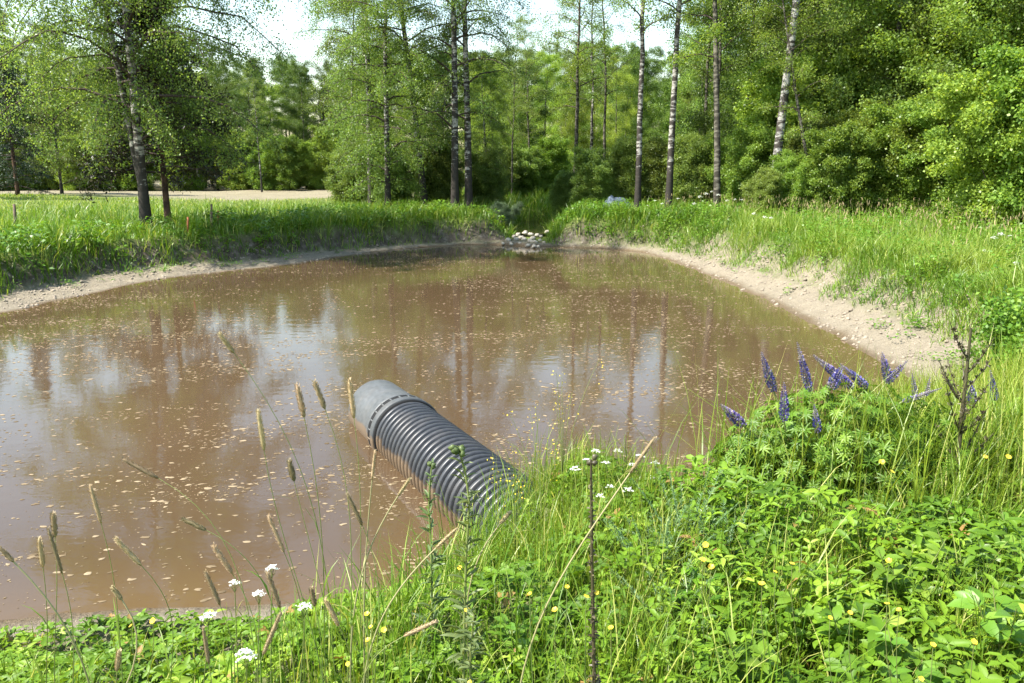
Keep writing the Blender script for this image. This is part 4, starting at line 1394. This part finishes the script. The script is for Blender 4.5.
w = weed("withered_stem", "tall dark withered stem with crumpled leaf bits, in the middle of the near bank", px_path([(594, 660), (592, 560), (591, 460)], 1.95, 14, 595), g, 260, .022, .5, 'dark_stem', 'dark_stem', r0=.0072, up=.2, bud=(3, .008), T=T_OVA, jit=.003, va=(.3, 1))
w = weed("thistle_plant", "tall spiny thistle with a curled bud, in front of the pipe's ribs", px_path([(464, 640), (466, 560), (470, 490), (458, 446)], 1.95, 14, 463), g, 170, .07, .2, 'stalk', 'thistle', r0=.0055, up=.6, bud=(6, .010), jit=.003)
w = weed("thistle_plant", "smaller bushy thistle beside the pipe, shore side of the tall thistle", px_path([(431, 540), (428, 500), (432, 464)], 2.5, 10, 433), g, 130, .065, .2, 'stalk', 'thistle', r0=.0045, up=.6, bud=(4, .008), jit=.003)
w = weed("thistle_plant", "low spiny thistle rosette at the foot of the tall thistle", px_path([(470, 655), (474, 615)], 1.75, 8, 470), g, 110, .075, .22, 'stalk', 'thistle', r0=.004, up=.3, jit=.003)
# the brown dead stem with ascending side branches
foot = base(955, 3.9)
root = link("dead_stem", None, loc=foot)
tag(root, "brown dead stem with ascending side twigs, beside the lupin clump", "weed")
main = px_path([(957, 480), (961, 420), (966, 380), (971, 328)], 3.9, 14, 955) - foot
mb = MB()
add_paths(mb, main, np.linspace(.015, .006, 14), 6)
link("stem", mb.mesh("stem", M['dark_stem'], True), root)
for q in range(15):
    i = int(g.integers(4, 12))
    az = q * 2.4
    L = g.uniform(.12, .26)
    p0 = main[i]
    d = np.array([cos(az) * .75, sin(az) * .75, .75 + g.normal(0, .15)])
    pts = bez(p0, p0 + d * L * .4, p0 + d * L * .7 + [0, 0, .03], p0 + d * L + [0, 0, .07], 6)
    mb = MB()
    add_paths(mb, pts, np.linspace(.005, .002, 6), 4)
    n = 60
    t = g.random(n)
    pp = pts[np.minimum((t * 5).astype(int), 4)] + g.normal(0, .004, (n, 3))
    add_leaves(mb, T_LAN, pp, nrm(g.normal(0, .6, (n, 3)) + [0, 0, 1]), g.normal(0, 1, (n, 3)), .022, .007, g.uniform(.1, 1, n))
    link("twig", mb.mesh("twig", M['dark_stem']), root)


# feathery grey-green plants
def feathery(label, loc, h, n, g):
    root = link("feathery_plant", None, loc=loc)
    tag(root, label, "plant", "feathery grey-green plants")
    mb = MB()
    for q in range(n):
        az, el = q * 2.4, g.uniform(.6, 1.4)
        d = np.array([cos(az) * cos(el), sin(az) * cos(el), sin(el)])
        L = h * g.uniform(.7, 1.1)
        m = 80
        t = g.random(m)
        fx_ = d * L
        pts = np.outer(t, fx_) + np.outer(t * t, [0, 0, -.15 * L])
        sd = nrm(np.cross(d, [0, 0, 1.]))
        sgn = np.where(g.random(m) < .5, 1, -1)
        D = sgn[:, None] * sd + d * .6 + g.normal(0, .25, (m, 3))
        ls = .035 * (1.05 - .6 * t)
        add_leaves(mb, T_DIA, pts, D, g.normal(0, .4, (m, 3)) + [0, 0, 1], ls, ls * .16, g.uniform(.3, .9, m))
        add_paths(mb, np.stack([np.zeros(3), fx_ * .5 + [0, 0, -.04 * L], fx_ + [0, 0, -.15 * L]]), np.full(3, .0015), 3)
    link("foliage", mb.mesh("foliage", M['grey_herb']), root)
    return root


for px, Y, h, lab in ((655, 3.0, .26, "feathery grey-green plant nearest the yarrow flowers"), (685, 3.2, .32, "largest feathery grey-green plant, between yarrow and lupin clump"), (718, 3.1, .24, "feathery grey-green plant on the lupin clump's side"), (668, 2.6, .22, "low feathery grey-green plant nearest the picture's bottom")):
    feathery(lab, base(px, Y), h * 1.55, 20, g)


# larger-leaved herbs
def herb(label, loc, h, n, lsize, asp, g, T=T_OVA, mat='herb', name="leafy_herb", group="leafy herbs on the near bank"):
    root = link(name, None, loc=loc)
    tag(root, label, "plant", group)
    ms, ml = MB(), MB()
    ns = 5
    for q in range(ns):
        az = q * 2.4 + g.uniform(0, 1)
        d = np.array([cos(az) * .35, sin(az) * .35, 1.0]) * h * g.uniform(.6, 1.05)
        P = bez(np.zeros(3), d * [.2, .2, .4], d * [.7, .7, .75], d, 8)
        add_paths(ms, P, np.linspace(.0028, .0015, 8), 4)
        m = n // ns
        t = .2 + .8 * g.random(m)
        pos = P[np.minimum((t * 7).astype(int), 7)]
        a = np.arange(m) * 2.4 + q
        D = np.stack([np.cos(a), np.sin(a), .25 + g.normal(0, .25, m)], -1)
        ls = lsize * g.uniform(.55, 1.15, m)
        add_leaves(ml, T, pos, D, g.normal(0, .3, (m, 3)) + [0, 0, 1], ls, ls * asp, np.clip(.5 + g.normal(0, .2, m), 0, 1))
    link("stem", ms.mesh("stem", M['stalk'], True), root)
    link("foliage", ml.mesh("foliage", M[mat]), root)
    return root


HERB = [(700, 1.9, .26, 40, .075, .6), (745, 2.2, .26, 45, .06, .55), (800, 2.5, .3, 50, .06, .5), (850, 2.3, .3, 50, .065, .5), (905, 2.1, .3, 45, .07, .55), (950, 2.0, .32, 45, .075, .55), (1000, 2.3, .34, 50, .075, .5), (985, 1.8, .28, 40, .075, .6), (760, 1.75, .24, 40, .06, .6), (830, 1.75, .24, 40, .06, .6),
        (690, 2.6, .28, 45, .055, .5), (630, 2.0, .22, 36, .055, .6), (560, 2.1, .22, 36, .05, .6), (520, 2.5, .26, 40, .05, .5), (900, 2.7, .34, 55, .065, .45), (960, 2.8, .36, 55, .07, .45), (1020, 2.9, .38, 55, .075, .45), (730, 3.1, .3, 50, .055, .45), (775, 3.2, .3, 50, .055, .45), (870, 3.2, .32, 50, .06, .45), (930, 3.3, .34, 50, .06, .45), (640, 1.6, .2, 36, .055, .65), (500, 1.75, .2, 34, .05, .65)]
for px, Y, h, n, ls, asp in HERB:
    herb("broad-leaved green herb in the thick cover of the near bank", base(px, Y), h * 1.1, int(n * 1.5), ls * 1.1, asp, g, T=T_LAN if len(bpy.data.objects) % 3 == 0 else T_OVA, mat=('herb', 'cover', 'herb', 'herb')[int(px) // 10 % 4])
for px, Y, h, lab in ((1003, 7.6, .75, "bright leafy shrub on the slope above the dead stem"), (1040, 6.8, .8, "bright leafy shrub cut by the picture's edge on the slope")):
    put_tree(V['shrub'], base(px, Y), lab, "shrub", "bright shrubs on the meadow slope", rotz=px, scale=h, name="meadow_shrub", twigs=False)


# yellow-flowered thin weeds by the pipe's end
def yellow_weed(label, px, Y, g):
    foot = base(px, Y)
    root = link("yellow_weed", None, loc=foot)
    tag(root, label, "weed", "thin yellow-flowered weeds by the pipe")
    ms = MB()
    for q in range(6):
        mp = MB()
        d = np.array([g.normal(0, .10), g.normal(0, .08), g.uniform(.45, .75)])
        P = bez(np.zeros(3), d * [.1, .1, .4], d * [.6, .6, .8], d, 8)
        add_paths(ms, P, np.linspace(.0022, .0009, 8), 4)
        m = 9
        c = P[-1] + g.normal(0, .02, (m, 3)) - np.outer(g.random(m) ** 2, [0, 0, .16])
        add_leaves(mp, T_DIA, c, nrm(g.normal(0, 1, (m, 3))), g.normal(0, .5, (m, 3)) + [0, 0, 1], .009, .008, g.uniform(.2, 1, m))
        link("petals", mp.mesh("petals", M['yellow_petal']), root)
    link("stem", ms.mesh("stem", M['stalk'], True), root)


yellow_weed("thin weed with tiny yellow flowers over the pipe's last ribs", 515, 3.7, g)
yellow_weed("thin weed with tiny yellow flowers just past the pipe's end", 542, 4.0, g)
yellow_weed("thin weed with tiny yellow flowers between pipe and yarrow", 562, 4.2, g)


# ------------------------------------------------------------------ lupins
def spike_mesh(A, B, r, g, white=.2):
    """a lupin's flower spike from foot A to tip B: whorls of small pea flowers, bare pods at the tip"""
    mb = MB()
    A, B = np.asarray(A), np.asarray(B)
    ax = nrm(B - A)
    L = np.linalg.norm(B - A)
    u = nrm(np.cross(ax, [.3, .9, .1]))
    w = np.cross(ax, u)
    add_paths(mb, np.stack([A, (A + B) / 2, B]), np.array([.005, .004, .002]), 5, a=.8)
    rings = max(8, int(L / .0115))
    for q in range(rings):
        t = (q + .5) / rings
        m = 9 if t < .7 else 7
        th = np.arange(m) / m * 2 * pi + q * .4 + g.normal(0, .1, m)
        e = np.cos(th)[:, None] * u + np.sin(th)[:, None] * w
        rr = r * (.62 + .38 * min(1, t / .15)) * (1.0 - .8 * max(0, t - .35) ** 1.25 / .65 ** 1.25)
        pos = A + ax * L * t + e * rr * .42
        D = e + ax * (.25 + .9 * t) + g.normal(0, .28, (m, 3))
        va = np.clip(g.normal(.36, .26, m) + (.5 if t > 1 - white else 0) + .15 * (g.random(m) < .12) * 3, 0, 1)
        add_leaves(mb, T_RND, pos, D, np.cross(e, ax) + .6 * ax, rr * .62, rr * .36, va)
        add_leaves(mb, T_RND, pos, D - ax * .25, ax + .3 * np.cross(e, ax), rr * .55, rr * .34, np.clip(va - .08, 0, 1))
    return mb


LY = 4.2
foot = base(835, LY)
lup = link("lupin_plant", None, loc=foot)
tag(lup, "large clump of blue-violet lupins on the near bank before the sand", "flower")
SPK = [((774, 392), (761, 352), 4.35, .022, .15), ((784, 421), (784, 382), 4.0, .021, .05), ((810, 392), (797, 342), 4.35, .020, .4), ((852, 388), (813, 355), 4.4, .024, .35), ((830, 390), (842, 366), 4.25, .026, .1),
       ((868, 388), (840, 364), 4.4, .020, .3), ((889, 383), (882, 352), 4.45, .022, .1), ((886, 383), (908, 360), 4.5, .019, .3), ((818, 433), (814, 404), 3.95, .018, .45), ((744, 426), (720, 404), 4.15, .024, .35),
       ((916, 398), (912, 373), 4.3, .013, .8), ((926, 396), (930, 377), 4.35, .012, .8), ((902, 402), (942, 388), 4.2, .013, .8)]
ctr = foot + np.array([0, 0, .1])
for a_, b_, Y, r_, wh in SPK:
    A, B = at(*a_, Y), at(*b_, Y)
    so = link("flower_spike", spike_mesh(A - foot, B - foot, r_ * 1.35, g, wh).mesh("flower_spike", M['lupin']), lup)
    mb = MB()
    c2 = ctr + (A - ctr) * [.45, .45, .1]
    add_paths(mb, bez(c2, c2 + [0, 0, .25], A - nrm(B - A) * .12, A, 8) - foot, np.linspace(.006, .0045, 8), 5)
    link("stalk", mb.mesh("stalk", M['stalk'], True), so)
mb = MB()
for q in range(1650):
    a, rr = g.uniform(0, 6.3), math.sqrt(g.random())
    hx, hy = .06 + .80 * rr * cos(a), .54 * rr * sin(a)
    hz = (.78 * math.sqrt(max(0, 1 - rr * rr * .85)) + .02) * g.uniform(.35, 1.0)
    c = np.array([hx, hy, max(hz, .06)])
    m = int(g.integers(8, 11))
    th = np.arange(m) / m * 2 * pi + g.uniform(0, 6)
    nn = nrm(np.array([hx * .9, hy * .9, .55]) + g.normal(0, .22, 3))
    D = np.stack([np.cos(th), np.sin(th), 0 * th], -1)
    D = nrm(D - (D @ nn)[:, None] * nn) + nn * g.uniform(-.1, .3)
    ls = g.uniform(.034, .056)
    add_leaves(mb, T_LAN, np.repeat(c[None], m, 0), D, np.repeat(nn[None], m, 0), ls, ls * .24, np.clip(g.normal(.5, .2) + g.normal(0, .08, m), 0, 1))
    base_ = np.array([hx * .35, hy * .35, 0.])
    add_paths(mb, np.stack([base_, (base_ + c) / 2 + [0, 0, .04], c]), np.full(3, .002), 3, a=.6)
link("foliage", mb.mesh("foliage", M['herb']), lup)
mb = MB()
n = 1000
P = np.stack([g.normal(.05, .40, n), g.normal(-.08, .26, n), np.zeros(n)], -1)
add_blades(mb, P, g.uniform(0, 6.3, n), g.uniform(.6, 1.08, n), g.uniform(.004, .009, n), np.abs(g.normal(.75, .5, n)), np.clip(g.normal(.55, .2, n), 0, .95), 4, g)
o = link("grass_tuft", mb.mesh("lupin_grass", M['grass']), loc=foot)
tag(o, "long grass arching out of the middle of the lupin clump", "grass tuft", "grass tufts on the near bank")
for A_, B_, Y, r_, lab in (((995, 402), (990, 370), 4.6, .017, "single pale violet lupin in the tall grass past the dead stem"), ((972, 404), (970, 381), 4.5, .020, "short dark lupin spike half behind the dead stem")):
    A, B = at(*A_, Y), at(*B_, Y)
    ft = base(A_[0] + 4, Y)
    ro = link("lupin_plant", None, loc=ft)
    tag(ro, lab, "flower")
    link("flower_spike", spike_mesh(A - ft, B - ft, r_ * 1.6, g, .2).mesh("flower_spike", M['lupin']), ro)
    mb = MB()
    add_paths(mb, bez(np.zeros(3), np.array([0, 0, .2]), A - ft - [0, 0, .1], A - ft, 8), np.linspace(.005, .004, 8), 5)
    link("stem", mb.mesh("stem", M['stalk'], True), ro)

# ------------------------------------------------------------------ inlet stones, heap, fence posts
g = np.random.default_rng(404)
STN = [(508, 240, .22), (516, 239, .20), (511, 243.5, .16), (520, 243, .15), (524, 239, .2), (530, 241, .24), (535, 242, .22), (528, 245, .16), (534, 246, .18), (540, 240, .15), (538, 246, .14), (518, 234.5, .2), (525, 233, .22), (531, 234, .2), (537, 235, .18), (521, 237, .17), (533, 238, .2), (514, 236, .16), (541, 236, .15), (503, 243, .14), (547, 232, .2), (544, 242, .13)]
for q, (px, py, r_) in enumerate(STN):
    zt = .03 + max(0, (243 - py)) * .022
    p = on_z(px, py + 1.2, zt)
    mb = MB()
    blob(mb, (0, 0, 0), r_ * .47, g, 8, 6, .19, squash=(1.15, .9, .7), rot=g.uniform(0, 6))
    o = link("stone", mb.mesh("stone", M['stone'], False), loc=(p[0], p[1], zt + r_ * .15))
    tag(o, "pale stone in the low dam across the pond's inlet", "stone", "stones of the inlet dam")
# the crumpled blue-grey heap
c = base(616, 27.2)
mb = MB()
nx, ny = 34, 20
uu, vv = np.meshgrid(np.linspace(-1, 1, nx), np.linspace(-1, 1, ny))
hgt = .68 * np.clip(1 - np.abs(uu) ** 2.6, 0, 1) * np.clip(1 - np.abs(vv) ** 2.4, 0, 1) * (.72 + .5 * (vnoise(uu * 3 + 5, vv * 3, 1., 81) - .3))
hgt += .10 * np.abs(vnoise(uu * 6, vv * 6 + 9, 1., 82) - .5) * (hgt > .02)
i = np.arange(ny - 1)[:, None] * nx
j = np.arange(nx - 1)[None]
mb.add(np.stack([uu.ravel() * .66, vv.ravel() * .5, hgt.ravel() - .02], -1), [np.stack([i + j, i + j + 1, i + nx + j + 1, i + nx + j], -1).reshape(-1, 4)])
tag(link("covered_heap", mb.mesh("covered_heap", M['tarp'], True), loc=c), "crumpled blue-grey heap half hidden by far-bank grass", "heap")


def post(px, top_py, Y, r, mat, label, lean=0., cat="post", name="fence_post"):
    b_ = base(px, Y)
    t_ = at(px + lean, top_py, Y)
    mb = MB()
    P = np.stack([np.array([0, 0, -.3]), (t_ - b_) * .5, t_ - b_])
    add_paths(mb, P, np.array([r, r, r * .92]), 8, cap=True)
    tag(link(name, mb.mesh(name, M[mat], True), loc=b_), label, cat, "fence posts by the field")


post(17, 204, 19.5, .035, 'post_wood', "weathered leaning fence post standing alone at the field's edge", lean=-3)
post(211.5, 204, 20.5, .03, 'post_wood', "thin dark straight fence post beyond the conifer")
post(218, 211, 21.5, .03, 'rust', "short rusty stake behind the thin dark fence post")
post(188, 217, 19.8, .03, 'rust', "stubby orange-red stake between the conifer and the thin dark post")

# ------------------------------------------------------------------ light, sky, camera
EL, AZ = R(53), R(-109)          # the sun: height, bearing from +Y towards +X
SUN_E, SKY, EXPO = 5.0, .12, 1.48
to_sun = np.array([sin(AZ) * cos(EL), cos(AZ) * cos(EL), sin(EL)])
sd = bpy.data.lights.new("sun", 'SUN')
sd.energy, sd.angle, sd.color = SUN_E, R(.5), (1., .95, .86)
so = bpy.data.objects.new("sun", sd)
COL.objects.link(so)
from mathutils import Vector
so.rotation_euler = Vector(to_sun).to_track_quat('Z', 'Y').to_euler()
w = bpy.data.worlds.new("World")
sc.world = w
w.use_nodes = True
nt = w.node_tree
sk = nt.nodes.new("ShaderNodeTexSky")
sk.sky_type = 'NISHITA'
sk.sun_disc = False
sk.sun_elevation, sk.sun_rotation = EL, AZ
sk.air_density, sk.dust_density, sk.ozone_density = 1.55, 1.0, 1.6
nt.links.new(sk.outputs[0], nt.nodes['Background'].inputs[0])
nt.nodes['Background'].inputs[1].default_value = SKY

cam = bpy.data.cameras.new("camera")
co = bpy.data.objects.new("camera", cam)
COL.objects.link(co)
cam.sensor_width, cam.lens = 36.0, FPX / W * 36.0
cam.clip_start, cam.clip_end = .05, 3000
co.location = (0, 0, CAM_H)
co.rotation_euler = (pi / 2 - PITCH, 0, 0)
sc.camera = co
vs = sc.view_settings
sc.display_settings.display_device = 'sRGB'
vs.view_transform, vs.look, vs.exposure, vs.gamma = 'Standard', 'None', EXPO, 1.0
vs.use_curve_mapping = False
cy = sc.cycles
cy.max_bounces, cy.diffuse_bounces, cy.glossy_bounces, cy.transmission_bounces = 6, 3, 3, 3
cy.use_adaptive_sampling = True
cy.adaptive_threshold = .02
cy.use_denoising = True
